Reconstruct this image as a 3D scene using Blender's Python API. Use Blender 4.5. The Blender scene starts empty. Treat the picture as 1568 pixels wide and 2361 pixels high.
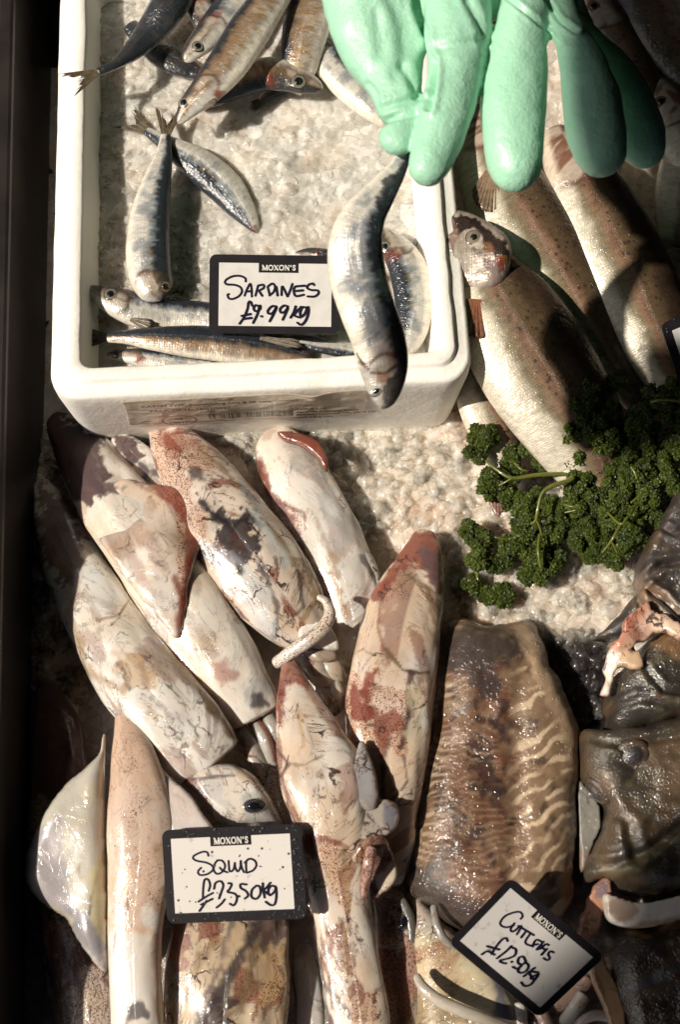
import bpy, math, random
import numpy as np
from mathutils import Vector
random.seed(7); RNG = np.random.RandomState(7)

# ------------------------------------------------------------------ camera, sky, sun, exposure
S = bpy.context.scene
TH = math.radians(20); D = 1.3; K = 0.42e-3 / D
CAM = np.array([0, -D*math.sin(TH), D*math.cos(TH)])
FW = np.array([0, math.sin(TH), -math.cos(TH)]); UP = np.array([0, math.cos(TH), math.sin(TH)]); RT = np.array([1., 0, 0])
cd = bpy.data.cameras.new('camera'); cam = bpy.data.objects.new('camera', cd); S.collection.objects.link(cam)
cam.location = CAM; cam.rotation_euler = (TH, 0, 0)
cd.sensor_fit = 'VERTICAL'; cd.sensor_height = 36; cd.lens = 18/(1180.5*K); cd.clip_start = .01; cd.clip_end = 200
cd.dof.use_dof = True; cd.dof.focus_distance = 1.24; cd.dof.aperture_fstop = 7.0
S.camera = cam
SE = math.radians(46); SH = np.array([.966, .259]); SH /= np.linalg.norm(SH)
SUN = np.array([SH[0]*math.cos(SE), SH[1]*math.cos(SE), -math.sin(SE)])     # travel direction of the light
w = bpy.data.worlds.new('World'); S.world = w; w.use_nodes = True
nt = w.node_tree; sky = nt.nodes.new('ShaderNodeTexSky'); sky.sky_type = 'NISHITA'; sky.sun_disc = False
sky.sun_elevation = SE; sky.sun_rotation = math.atan2(-SUN[0], -SUN[1]); sky.dust_density = 3
bg = nt.nodes['Background']; bg.inputs['Strength'].default_value = 0.05
nt.links.new(sky.outputs[0], bg.inputs['Color'])
sl = bpy.data.lights.new('sun', 'SUN'); sl.energy = 5.0; sl.angle = math.radians(1.3); sl.color = (1, .90, .76)
sun = bpy.data.objects.new('sun', sl); S.collection.objects.link(sun)
sun.rotation_euler = Vector(SUN).to_track_quat('-Z', 'Y').to_euler()
S.view_settings.view_transform = 'Standard'; S.view_settings.look = 'None'
S.view_settings.exposure = 0.02; S.view_settings.gamma = 1
S.cycles.max_bounces = 7; S.cycles.transparent_max_bounces = 6; S.cycles.caustics_reflective = False; S.cycles.caustics_refractive = False
S.cycles.sample_clamp_indirect = 4

# ------------------------------------------------------------------ geometry helpers
def W(px, py, z=0.0):
    """the point at height z on the line of sight of a place measured in the photograph"""
    d = FW + (px-784)*K*RT + (1180.5-py)*K*UP
    t = (z - CAM[2]) / d[2]
    return CAM + t*d
def sc(px, py, z):
    return float(np.dot(W(px, py, z)-CAM, FW))*K       # metres per measured unit there
def proj(X):
    q = X - CAM; t = q @ FW
    return 784 + (q @ RT)/t/K, 1180.5 - (q @ UP)/t/K
def _h(ix, iy, iz, seed):
    n = (ix.astype(np.int64)*374761393 + iy.astype(np.int64)*668265263 + iz.astype(np.int64)*2147483647 + seed*974634777) & 0xffffffff
    n = ((n ^ (n >> 13))*1274126177) & 0xffffffff
    n = (n ^ (n >> 16)) & 0xffffffff
    return n/4294967295.0
def vnoise(P, scale, seed=0):
    P = np.asarray(P, float)*scale; i = np.floor(P).astype(np.int64); f = P-i; f = f*f*(3-2*f); r = 0
    for a in (0, 1):
        for b in (0, 1):
            for c in (0, 1):
                wt = (f[..., 0] if a else 1-f[..., 0])*(f[..., 1] if b else 1-f[..., 1])*(f[..., 2] if c else 1-f[..., 2])
                r = r + wt*_h(i[..., 0]+a, i[..., 1]+b, i[..., 2]+c, seed)
    return r
def fbm(P, scale, octv=4, seed=0):
    r = 0; a = .5; t = 0
    for k in range(octv):
        r = r + a*vnoise(P, scale*2**k, seed+k*17); t += a; a *= .5
    return r/t
def ss(a, b, x):
    t = np.clip((x-a)/(b-a), 0, 1); return t*t*(3-2*t)
def mix(a, b, t):
    t = np.asarray(t)[..., None]; return np.asarray(a)*(1-t)+np.asarray(b)*t
def cr(pts, n, closed=False):
    """Catmull-Rom resample by arc length"""
    p = np.array(pts, float)
    if closed: q = np.vstack([p[-1], p, p[0], p[1]])
    else: q = np.vstack([2*p[0]-p[1], p, 2*p[-1]-p[-2]])
    out = []
    m = len(q)-3
    for i in range(m):
        a, b, c, d = q[i:i+4]
        t = np.linspace(0, 1, 24, endpoint=False)[:, None]
        out.append(.5*((2*b)+(-a+c)*t+(2*a-5*b+4*c-d)*t*t+(-a+3*b-3*c+d)*t**3))
    out = np.vstack(out+[q[-2][None]])
    k = 2 if p.shape[1] < 3 else 3
    L = np.r_[0, np.cumsum(np.linalg.norm(np.diff(out[:, :min(k, 3)], axis=0), axis=1))]
    u = np.linspace(0, L[-1], n+1 if closed else n)
    r = np.stack([np.interp(u, L, out[:, j]) for j in range(p.shape[1])], 1)
    return r[:-1] if closed else r

def root_of(o):
    while o.parent: o = o.parent
    return o
def thing(name, label, cat, loc, group=None):
    o = bpy.data.objects.new(name, None); S.collection.objects.link(o); o.location = Vector(loc)
    o.empty_display_size = .02
    o['label'] = label; o['category'] = cat
    if group: o['group'] = group
    return o
def mesh(name, V, F, mat, parent=None, col=None, msk=None, uv=None, smooth=True, label=None):
    V = np.asarray(V, float)
    if parent is not None: V = V - np.array(root_of(parent).location)
    me = bpy.data.meshes.new(name)
    if isinstance(F, np.ndarray):
        n = len(F); k = F.shape[1]
        me.vertices.add(len(V)); me.vertices.foreach_set('co', V.ravel())
        me.loops.add(n*k); me.loops.foreach_set('vertex_index', F.ravel().astype(np.int32))
        me.polygons.add(n); me.polygons.foreach_set('loop_start', np.arange(0, n*k, k, dtype=np.int32))
        me.update(calc_edges=True); me.validate()
    else:
        me.from_pydata([tuple(v) for v in V], [], [tuple(int(i) for i in f) for f in F]); me.update()
    if smooth: me.polygons.foreach_set('use_smooth', np.ones(len(me.polygons), bool))
    def at(nm, A):
        A = np.asarray(A, float)
        if A.ndim == 1: A = np.tile(A, (len(V), 1))
        a = me.attributes.new(nm, 'FLOAT_VECTOR', 'POINT'); a.data.foreach_set('vector', A.ravel())
    if col is not None: at('Col', col)
    if msk is not None: at('Msk', msk)
    if uv is not None: at('uvm', np.c_[uv, np.zeros(len(V))] if uv.shape[1] == 2 else uv)
    me.materials.append(mat)
    o = bpy.data.objects.new(name, me); S.collection.objects.link(o)
    if parent is not None: o.parent = parent
    if label: o['label'] = label
    return o
def tag(o, label, cat, group=None):
    o['label'] = label; o['category'] = cat
    if group: o['group'] = group
    return o

def tube(pts, ns=90, nt=32, ratio=.6, cap=(0, 0), power=1.0, zero='c', wob=0.0, seed=0):
    """pts: (px,py,z,half width) along a spine -> dict of arrays. ratio: thickness / width."""
    w4 = []
    for p in pts:
        q = W(p[0], p[1], p[2]); w4.append([*q, p[3]*sc(p[0], p[1], p[2]), p[4] if len(p) > 4 else ratio])
    r = cr(w4, ns); C = r[:, :3]; R = np.maximum(r[:, 3], 1e-4); RA = r[:, 4]
    T = np.gradient(C, axis=0); T /= np.linalg.norm(T, axis=1)[:, None]
    L = np.r_[0, np.cumsum(np.linalg.norm(np.diff(C, axis=0), axis=1))]
    for e, cl in enumerate(cap):
        if cl > 0:
            x = (L if e == 0 else L[-1]-L)/cl
            R = R*np.sqrt(np.clip(1-(1-np.clip(x, 0, 1))**2, 0.0004, 1))
    Bv = np.cross(T, [0, 0, 1.]); Bv /= np.linalg.norm(Bv, axis=1)[:, None]; Nn = np.cross(Bv, T)
    ph = np.linspace(0, 2*np.pi, nt, endpoint=False)
    v = np.sin(ph); tp = np.cos(ph)
    vv = np.sign(v)*np.abs(v)**power; tt = np.sign(tp)*np.abs(tp)**power
    V = C[:, None] + Bv[:, None]*(R[:, None, None]*vv[None, :, None]) + Nn[:, None]*((R*RA)[:, None, None]*tt[None, :, None])
    s = np.repeat(np.linspace(0, 1, ns)[:, None], nt, 1)
    if wob:
        nrm = Bv[:, None]*vv[None, :, None]+Nn[:, None]*tt[None, :, None]
        q = np.stack([L[:, None]+0*v, R[:, None]*v*1.7, R[:, None]*tp*1.7], -1)
        n = fbm(q+seed*.37, 24, 2, seed)-.5; n2 = vnoise(q*np.array([.35, 1, 1])+seed, 90, seed+5)-.5
        V = V + nrm*((n*2.4+n2*.22)*wob)[..., None]
    I = np.arange(ns*nt).reshape(ns, nt); J = np.roll(I, -1, 1)
    F = np.stack([I[:-1], J[:-1], J[1:], I[1:]], -1).reshape(-1, 4)
    Vf = V.reshape(-1, 3)
    n0 = len(Vf); Vf = np.vstack([Vf, C[0], C[-1]])
    F2 = [(int(a), int(b), n0, n0) for a, b in zip(J[0], I[0])]
    F3 = [(int(a), int(b), n0+1, n0+1) for a, b in zip(I[-1], J[-1])]
    tri = [(a, b, c) for a, b, c, _ in F2+F3]
    full = lambda A: np.r_[A.reshape(-1), A.reshape(ns, nt)[0, 0], A.reshape(ns, nt)[-1, 0]]
    vA = np.repeat(v[None], ns, 0); tA = np.repeat(tp[None], ns, 0)
    uv = np.stack([full(np.repeat(L[:, None], nt, 1)), full((R[:, None]*ph[None]))], 1)
    px, py = proj(Vf)
    return dict(V=Vf, F=list(map(tuple, F))+tri, s=full(s), v=full(vA), top=full(tA), uv=uv, px=px, py=py, C=C, T=T, B=Bv, N=Nn, R=R, L=L, ns=ns, nt=nt)

def pdist(px, py, poly, closed=False):
    P = np.array(poly, float)
    if closed: P = np.vstack([P, P[0]])
    d = np.full(np.shape(px), 1e9)
    for a, b in zip(P[:-1], P[1:]):
        ab = b-a; t = np.clip(((px-a[0])*ab[0]+(py-a[1])*ab[1])/(ab@ab+1e-12), 0, 1)
        d = np.minimum(d, np.hypot(px-a[0]-t*ab[0], py-a[1]-t*ab[1]))
    return d
def inside(px, py, poly):
    P = np.array(poly, float); r = np.zeros(np.shape(px), bool); j = len(P)-1
    for i in range(len(P)):
        xi, yi = P[i]; xj, yj = P[j]
        c = ((yi > py) != (yj > py)) & (px < (xj-xi)*(py-yi)/(yj-yi+1e-12)+xi)
        r ^= c; j = i
    return r
def patch(g, poly, rag=10, soft=5, seed=1):
    """ragged-edged skin marking inside a polygon"""
    d = pdist(g['px'], g['py'], poly, True); d = np.where(inside(g['px'], g['py'], poly), d, -d)
    n = (fbm(g['V'], 110, 5, seed)-.5)*2*rag*3.0
    return ss(-soft, soft, d+n)
def streak(g, line, wd, rag=.6, soft=.6, seed=1):
    d = pdist(g['px']+(fbm(g['V'], 60, 3, seed+9)-.5)*wd*3, g['py']+(fbm(g['V'], 60, 3, seed+4)-.5)*wd*3, line)
    n = (fbm(g['V'], 140, 3, seed)-.5)*2*rag*wd*2
    return 1-ss(wd*(1-soft), wd*(1+soft), d+n)

def dome(outline, z0, H, step=.0022, edge=.35, thick=.003, zc=None, wob=0.0, seed=0, smooth_n=120, prof=.5, wscale=30, rag=0.0):
    """a soft body with the given outline: raised like a cushion by H, with a real underside"""
    ol = cr([W(a, b, z0)[:2] for a, b in outline], smooth_n, True)
    if rag:
        an = np.arange(smooth_n)/smooth_n*2*np.pi
        q = np.stack([ol[:, 0], ol[:, 1], 0*an], 1); ol = ol + (np.stack([vnoise(q, 130, seed+1), vnoise(q, 130, seed+2)], 1)-.5)*rag*2
    mn = ol.min(0)-step; mx = ol.max(0)+step
    xs = np.arange(mn[0], mx[0]+step, step); ys = np.arange(mn[1], mx[1]+step, step)
    X, Y = np.meshgrid(xs, ys); x = X.ravel(); y = Y.ravel()
    ins = inside(x, y, ol)
    P = np.vstack([ol, ol[0]]); d = np.full(x.shape, 1e9); nx = x.copy(); ny = y.copy()
    for a, b in zip(P[:-1], P[1:]):
        ab = b-a; t = np.clip(((x-a[0])*ab[0]+(y-a[1])*ab[1])/(ab@ab+1e-12), 0, 1)
        cx = a[0]+t*ab[0]; cy = a[1]+t*ab[1]; dd = np.hypot(x-cx, y-cy); m = dd < d
        d = np.where(m, dd, d); nx = np.where(m, cx, nx); ny = np.where(m, cy, ny)
    I = np.arange(len(x)).reshape(X.shape)
    Q = np.stack([I[:-1, :-1], I[:-1, 1:], I[1:, 1:], I[1:, :-1]], -1).reshape(-1, 4)
    keep = ins[Q].any(1); Q = Q[keep]
    x = np.where(ins, x, nx); y = np.where(ins, y, ny); d = np.where(ins, d, 0)
    mk = ins.reshape(X.shape).astype(float); ph_ = (d*d.max()-.5*d*d).reshape(X.shape)*mk
    for _ in range(500):
        a_ = np.zeros_like(ph_); a_[1:-1, 1:-1] = .25*(ph_[2:, 1:-1]+ph_[:-2, 1:-1]+ph_[1:-1, 2:]+ph_[1:-1, :-2])+.25*step*step
        ph_ = a_*mk
    q_ = np.sqrt(ph_/ph_.max()).ravel(); u = np.clip(q_/edge, 0, 1); prf = 1-(1-u)**1.6
    zb = np.full(x.shape, z0)
    if zc is not None:
        num = 0; den = 0
        for (a, b, zz) in zc:
            q = W(a, b, z0); wt = 1/((x-q[0])**2+(y-q[1])**2+4e-5)**1.3; num = num+wt*zz; den = den+wt
        zb = num/den
    pos = np.stack([x, y, 0*x], 1)
    z = zb + H*prf + (fbm(pos+seed*.31, wscale, 4, seed)-.5)*2*wob*np.clip(u*1.5, .2, 1)
    used = np.unique(Q); mp = -np.ones(len(x), int); mp[used] = np.arange(len(used)); Q = mp[Q]
    x, y, z, d, zb, u = x[used], y[used], z[used], d[used], zb[used], u[used]
    n = len(x); top = np.stack([x, y, z], 1); bot = np.stack([x, y, np.minimum(zb, z)-thick], 1)
    E = np.concatenate([Q[:, [0, 1]], Q[:, [1, 2]], Q[:, [2, 3]], Q[:, [3, 0]]]); key = set(map(tuple, E))
    bd = [e for e in key if (e[1], e[0]) not in key]
    F = [tuple(q) for q in Q] + [tuple(q[::-1]+n) for q in Q] + [(a+n, b+n, b, a) for a, b in bd]
    F = [f for f in F]
    V = np.vstack([top, bot])
    two = lambda A: np.r_[A, A]
    px, py = proj(V)
    return dict(V=V, F=F, d=two(d), u=two(u), uv=V[:, :2].copy(), px=px, py=py, top=np.r_[np.ones(n), -np.ones(n)], n=n)

def stretch_uv(g, ang):
    c, s_ = math.cos(ang), math.sin(ang); x, y = g['V'][:, 0], g['V'][:, 1]
    g['uv'] = np.stack([x*c+y*s_, -x*s_+y*c], 1)

def surf(g, px, py):
    """nearest upper surface point and normal to a measured place"""
    ok = g['top'] > .05
    d = (g['px']-px)**2+(g['py']-py)**2; d = np.where(ok, d, 1e9); i = int(np.argmin(d))
    p = g['V'][i]
    near = np.where(ok & (np.linalg.norm(g['V']-p, axis=1) < .006))[0]
    if len(near) > 4:
        q = g['V'][near]-g['V'][near].mean(0); nn = np.linalg.svd(q)[2][2]
        if nn[2] < 0: nn = -nn
    else: nn = np.array([0, 0, 1.])
    return p, nn

def lathe_at(p, nrm, prof, n=28, squash=1.0, ang=0.0):
    nrm = nrm/np.linalg.norm(nrm); a = np.cross(nrm, [0, 1, .01]); a /= np.linalg.norm(a); b = np.cross(nrm, a)
    V = []; F = []
    th = np.linspace(0, 2*np.pi, n, endpoint=False)
    ca, sa = math.cos(ang), math.sin(ang)
    a2 = a*ca+b*sa; b2 = (-a*sa+b*ca)*squash
    for r, h in prof:
        V.append(p + nrm*h + np.outer(np.cos(th)*r, a2)+np.outer(np.sin(th)*r, b2))
    V = np.vstack(V); m = len(prof)
    for i in range(m-1):
        for j in range(n):
            k = (j+1) % n; F.append((i*n+j, i*n+k, (i+1)*n+k, (i+1)*n+j))
    V = np.vstack([V, p+nrm*prof[-1][1]]); F += [((m-1)*n+j, (m-1)*n+(j+1) % n, len(V)-1) for j in range(n)]
    return V, F
def ball(p, r, sc3=(1, 1, 1), n=20, m=12):
    th = np.linspace(0, 2*np.pi, n, endpoint=False); ph = np.linspace(0, np.pi, m)
    V = np.array([[math.sin(b)*math.cos(a)*sc3[0], math.sin(b)*math.sin(a)*sc3[1], math.cos(b)*sc3[2]] for b in ph for a in th])*r+p
    F = [(i*n+j, (i+1)*n+j, (i+1)*n+(j+1) % n, i*n+(j+1) % n) for i in range(m-1) for j in range(n)]
    return V, F

# ------------------------------------------------------------------ materials
def newmat(name):
    m = bpy.data.materials.new(name); m.use_nodes = True; n = m.node_tree; b = n.nodes['Principled BSDF']
    return m, n, b
def nd(n, typ, **kw):
    x = n.nodes.new(typ)
    for k, v in kw.items():
        if k in x.inputs.keys() if hasattr(x.inputs, 'keys') else False: x.inputs[k].default_value = v
        else: setattr(x, k, v)
    return x
def attr(n, name): 
    a = n.nodes.new('ShaderNodeAttribute'); a.attribute_name = name; return a
def vscale(n, src, v):
    m = n.nodes.new('ShaderNodeVectorMath'); m.operation = 'MULTIPLY'; n.links.new(src, m.inputs[0]); m.inputs[1].default_value = v; return m.outputs[0]
def noise(n, vec, scale, detail=4, rough=.55, dist=0):
    x = n.nodes.new('ShaderNodeTexNoise'); x.inputs['Scale'].default_value = scale; x.inputs['Detail'].default_value = detail
    x.inputs['Roughness'].default_value = rough; x.inputs['Distortion'].default_value = dist
    if vec is not None: n.links.new(vec, x.inputs['Vector'])
    return x.outputs['Fac']
def vor(n, vec, scale, feature='F1', rnd=1):
    x = n.nodes.new('ShaderNodeTexVoronoi'); x.feature = feature; x.inputs['Scale'].default_value = scale; x.inputs['Randomness'].default_value = rnd
    if vec is not None: n.links.new(vec, x.inputs['Vector'])
    return x
def mth(n, op, a, b=None, c=None, clamp=False):
    m = n.nodes.new('ShaderNodeMath'); m.operation = op; m.use_clamp = clamp
    for i, q in enumerate((a, b, c)):
        if q is None: continue
        if isinstance(q, (int, float)): m.inputs[i].default_value = q
        else: n.links.new(q, m.inputs[i])
    return m.outputs[0]
def rng(n, src, a, b, c=0, d=1):
    m = n.nodes.new('ShaderNodeMapRange'); m.interpolation_type = 'SMOOTHSTEP'
    n.links.new(src, m.inputs[0])
    for i, q in enumerate((a, b, c, d)): m.inputs[i+1].default_value = q
    return m.outputs[0]
def mixc(n, fac, a, b, mode='MIX'):
    m = n.nodes.new('ShaderNodeMix'); m.data_type = 'RGBA'; m.blend_type = mode
    for i, q in ((0, fac), (6, a), (7, b)):
        if isinstance(q, (int, float)): m.inputs[i].default_value = q
        elif isinstance(q, tuple): m.inputs[i].default_value = (*q, 1)
        else: n.links.new(q, m.inputs[i])
    return m.outputs[2]
def bump(n, h, strength, dist, prev=None):
    b = n.nodes.new('ShaderNodeBump'); b.inputs['Strength'].default_value = strength; b.inputs['Distance'].default_value = dist
    n.links.new(h, b.inputs['Height'])
    if prev is not None: n.links.new(prev, b.inputs['Normal'])
    return b.outputs[0]
def sep(n, src):
    s_ = n.nodes.new('ShaderNodeSeparateXYZ'); n.links.new(src, s_.inputs[0]); return s_.outputs
def objc(n):
    t = n.nodes.new('ShaderNodeTexCoord'); return t.outputs['Object']

def mat_flesh(name='wet_flesh', rough=.3, sss=.25, spark=.6, coat=.6, fine=900, cells=0.0, crough=.15, cbd=.0035, civ=1.5):
    m, n, b = newmat(name); L = n.links
    oc = objc(n); C = attr(n, 'Col').outputs['Vector']; M = sep(n, attr(n, 'Msk').outputs['Vector']); U = attr(n, 'uvm').outputs['Vector']
    # broad tone variation of the skin
    t1 = noise(n, oc, 45, 5, .6)
    c = mixc(n, rng(n, t1, .35, .7), C, mixc(n, .5, C, (1.0, .90, .82), 'MULTIPLY'))
    t2 = noise(n, oc, 90, 4, .6, .6); c = mixc(n, rng(n, t2, .52, .75, 0, .35), c, mixc(n, 1, c, (.78, .84, .9), 'MULTIPLY'))
    # dark threads running along the body
    us = vscale(n, U, (24, 48, 1)); v1 = noise(n, us, 1, 6, .62, 1.6)
    ridge = mth(n, 'ABSOLUTE', mth(n, 'SUBTRACT', v1, .5))
    line = rng(n, ridge, .02, .004)
    gate = rng(n, noise(n, oc, 38, 3), .38, .55)
    vm = mth(n, 'MULTIPLY', mth(n, 'MULTIPLY', line, gate), M[1], clamp=True)
    wv = n.nodes.new('ShaderNodeVectorMath'); wv.operation = 'ADD'; wn = n.nodes.new('ShaderNodeTexNoise'); wn.inputs['Scale'].default_value = 55; wn.inputs['Detail'].default_value = 4; L.new(oc, wn.inputs['Vector'])
    ws = n.nodes.new('ShaderNodeVectorMath'); ws.operation = 'SCALE'; ws.inputs[3].default_value = .045; L.new(wn.outputs['Color'], ws.inputs[0]); L.new(ws.outputs[0], wv.inputs[0]); L.new(vscale(n, U, (1, 1.5, 1)), wv.inputs[1])
    crk = vor(n, wv.outputs[0], 17, 'DISTANCE_TO_EDGE'); ck = rng(n, crk.outputs['Distance'], .036, .006)
    ckm = mth(n, 'MULTIPLY', mth(n, 'MULTIPLY', ck, rng(n, noise(n, oc, 34, 4), .50, .60)), mth(n, 'MULTIPLY', M[1], 1.3), clamp=True)
    smear = mth(n, 'MULTIPLY', rng(n, noise(n, vscale(n, U, (28, 50, 1)), 1, 6, .75, 1.2), .6, .85), mth(n, 'MULTIPLY', M[1], .55), clamp=True)
    bl = mth(n, 'MULTIPLY', rng(n, noise(n, oc, 60, 6, .7, .8), .56, .74), mth(n, 'MULTIPLY', M[1], .28), clamp=True); c = mixc(n, bl, c, (.38, .27, .17)); c = mixc(n, smear, c, (.13, .085, .05)); c = mixc(n, mth(n, 'MULTIPLY', vm, .85), c, (.035, .02, .016)); c = mixc(n, mth(n, 'MULTIPLY', ckm, .92), c, (.04, .018, .014))
    # speckles (pigment cells)
    vo = vor(n, oc, 620); vo2 = vor(n, oc, 330)
    dots = mth(n, 'MAXIMUM', rng(n, vo.outputs['Distance'], .42, .25), rng(n, vo2.outputs['Distance'], .33, .2))
    dens = rng(n, mth(n, 'ADD', noise(n, oc, 70, 5, .7), mth(n, 'SUBTRACT', M[0], .55)), .35, .6)
    sp = mth(n, 'MULTIPLY', mth(n, 'MULTIPLY', dots, dens), rng(n, M[0], .02, .25), clamp=True)
    c = mixc(n, mth(n, 'MULTIPLY', sp, .85), c, (.15, .03, .015))
    L.new(c, b.inputs['Base Color'])
    b.inputs['Roughness'].default_value = rough; b.inputs['Subsurface Weight'].default_value = sss
    b.inputs['Subsurface Radius'].default_value = (1, .45, .25); b.inputs['Subsurface Scale'].default_value = .008
    b.inputs['Coat Weight'].default_value = coat; b.inputs['Coat Roughness'].default_value = crough
    b.inputs['Specular IOR Level'].default_value = .5; b.inputs['Coat IOR'].default_value = civ
    if civ > 1.6: L.new(rng(n, noise(n, oc, 32, 3), .36, .62, .12, 1.0), b.inputs['Coat Weight'])
    h1 = noise(n, vscale(n, U, (40, 58, 1)), 1, 4, .5, .8)
    nb = bump(n, h1, .22, .0022); nb = bump(n, line, .2, -.0006, nb)
    L.new(nb, b.inputs['Normal'])
    hf = noise(n, oc, fine*.35, 2, .5)
    cb = bump(n, hf, spark, cbd, nb)
    if cells: cb = bump(n, vor(n, oc, cells).outputs['Distance'], 1, -.004, cb)
    L.new(cb, b.inputs['Coat Normal'])
    return m

def mat_fish(name='silver_scales', scale=650, rough=.3, sp=(.02, .02, .02)):
    m, n, b = newmat(name); L = n.links
    oc = objc(n); C = attr(n, 'Col').outputs['Vector']; M = sep(n, attr(n, 'Msk').outputs['Vector']); U = attr(n, 'uvm').outputs['Vector']
    t = noise(n, vscale(n, U, (200, 70, 1)), 1, 5, .65)
    c = mixc(n, rng(n, t, .35, .75), mixc(n, 1, C, (1.1, 1.08, 1.05), 'MULTIPLY'), mixc(n, 1, C, (.72, .72, .72), 'MULTIPLY'))
    # spots (trout), gated by the red mask
    vo = vor(n, oc, 150); sd = mth(n, 'MULTIPLY', mth(n, 'MULTIPLY', rng(n, vo.outputs['Distance'], .36, .22), rng(n, noise(n, oc, 40, 2), .40, .52)), M[0], clamp=True)
    c = mixc(n, mth(n, 'MULTIPLY', sd, .75), c, sp)
    vs = vor(n, vscale(n, U, (scale, scale*.8, 1)), 1, 'F1', .35)
    c = mixc(n, mth(n, 'MULTIPLY', rng(n, vs.outputs['Distance'], .35, .7), mth(n, 'MULTIPLY', M[2], .45)), c, mixc(n, 1, c, (.45, .4, .36), 'MULTIPLY'))
    L.new(c, b.inputs['Base Color']); L.new(M[1], b.inputs['Metallic'])
    b.inputs['Roughness'].default_value = rough
    b.inputs['Coat Weight'].default_value = .9; b.inputs['Coat Roughness'].default_value = .17
    nb = bump(n, vs.outputs['Distance'], .35, -.0006)
    nb = bump(n, noise(n, vscale(n, U, (380, 60, 1)), 1, 3, .5), .3, .0008, nb)
    nb = bump(n, noise(n, oc, 45, 3), .4, .004, nb); L.new(nb, b.inputs['Normal'])
    cb = bump(n, noise(n, oc, 200, 3, .6), .6, .003, nb); cb = bump(n, vs.outputs['Color'], .5, .0012, cb); L.new(cb, b.inputs['Coat Normal'])
    return m

def mat_ice(name='crushed_ice'):
    m, n, b = newmat(name); L = n.links; oc = objc(n); C = attr(n, 'Col').outputs['Vector']
    t = noise(n, oc, 22, 4, .6); c = mixc(n, rng(n, t, .4, .7), C, mixc(n, 1, C, (1, .93, .86), 'MULTIPLY'))
    wn = n.nodes.new('ShaderNodeTexNoise'); wn.inputs['Scale'].default_value = 90; L.new(oc, wn.inputs['Vector'])
    ws = n.nodes.new('ShaderNodeVectorMath'); ws.operation = 'SCALE'; ws.inputs[3].default_value = .012; L.new(wn.outputs['Color'], ws.inputs[0])
    wv = n.nodes.new('ShaderNodeVectorMath'); wv.operation = 'ADD'; L.new(ws.outputs[0], wv.inputs[0]); L.new(oc, wv.inputs[1])
    for sc_, am in ((70, .5), (170, .4)):
        v_ = vor(n, wv.outputs[0], sc_); cc = sep(n, v_.outputs['Color'])[0]
        c = mixc(n, rng(n, cc, .25, .95, 0, am), c, mixc(n, 1, c, (.52, .51, .48), 'MULTIPLY'))
        ed = vor(n, wv.outputs[0], sc_, 'DISTANCE_TO_EDGE'); gate = rng(n, noise(n, oc, sc_*.35, 2), .45, .65)
        c = mixc(n, mth(n, 'MULTIPLY', rng(n, ed.outputs['Distance'], .07, .0), mth(n, 'MULTIPLY', gate, am*.9)), c, mixc(n, 1, c, (.30, .27, .24), 'MULTIPLY'))
    L.new(c, b.inputs['Base Color']); b.inputs['Roughness'].default_value = .32
    b.inputs['Subsurface Weight'].default_value = .85; b.inputs['Subsurface Radius'].default_value = (1, .92, .84); b.inputs['Subsurface Scale'].default_value = .016
    b.inputs['IOR'].default_value = 1.31
    b.inputs['Coat Weight'].default_value = 1; b.inputs['Coat Roughness'].default_value = .11; b.inputs['Coat IOR'].default_value = 1.9
    h = noise(n, oc, 300, 5, .7); nb = bump(n, h, .35, .0010)
    nb = bump(n, vor(n, oc, 150).outputs['Color'], .4, .0010, nb)
    L.new(nb, b.inputs['Normal'])
    nb2 = bump(n, noise(n, oc, 420, 2, .5), 1, .0018, nb); L.new(nb2, b.inputs['Coat Normal'])
    return m

def mat_simple(name, col, rough=.5, metal=0, bumpsc=None, bs=.3, bd=.001, var=.15, varsc=60, coat=0, sss=0, colattr=False):
    m, n, b = newmat(name); L = n.links; oc = objc(n)
    base = attr(n, 'Col').outputs['Vector'] if colattr else col
    t = noise(n, oc, varsc, 4, .6)
    dk = mixc(n, 1, base, (1-var*2,)*3, 'MULTIPLY')
    c = mixc(n, rng(n, t, .35, .75), base, dk); L.new(c, b.inputs['Base Color'])
    b.inputs['Roughness'].default_value = rough; b.inputs['Metallic'].default_value = metal
    b.inputs['Coat Weight'].default_value = coat; b.inputs['Coat Roughness'].default_value = .1
    if sss: b.inputs['Subsurface Weight'].default_value = sss; b.inputs['Subsurface Scale'].default_value = .004
    if bumpsc: L.new(bump(n, noise(n, oc, bumpsc, 4, .6), bs, bd), b.inputs['Normal'])
    return m
def mat_foam():
    m, n, b = newmat('polystyrene'); L = n.links; oc = objc(n)
    v = vor(n, oc, 230, 'F1'); e = vor(n, oc, 230, 'DISTANCE_TO_EDGE')
    c = mixc(n, rng(n, e.outputs['Distance'], .0, .12, .12, 0), (.95, .925, .87), (.70, .65, .57))
    t = noise(n, oc, 14, 5, .65); c = mixc(n, rng(n, t, .56, .8, 0, .3), c, (.55, .42, .28))
    L.new(c, b.inputs['Base Color']); b.inputs['Roughness'].default_value = .6
    b.inputs['Subsurface Weight'].default_value = .2; b.inputs['Subsurface Scale'].default_value = .004
    nb = bump(n, v.outputs['Distance'], .2, -.0008); nb = bump(n, noise(n, oc, 60, 4), .4, .002, nb); L.new(nb, b.inputs['Normal'])
    return m
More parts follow.
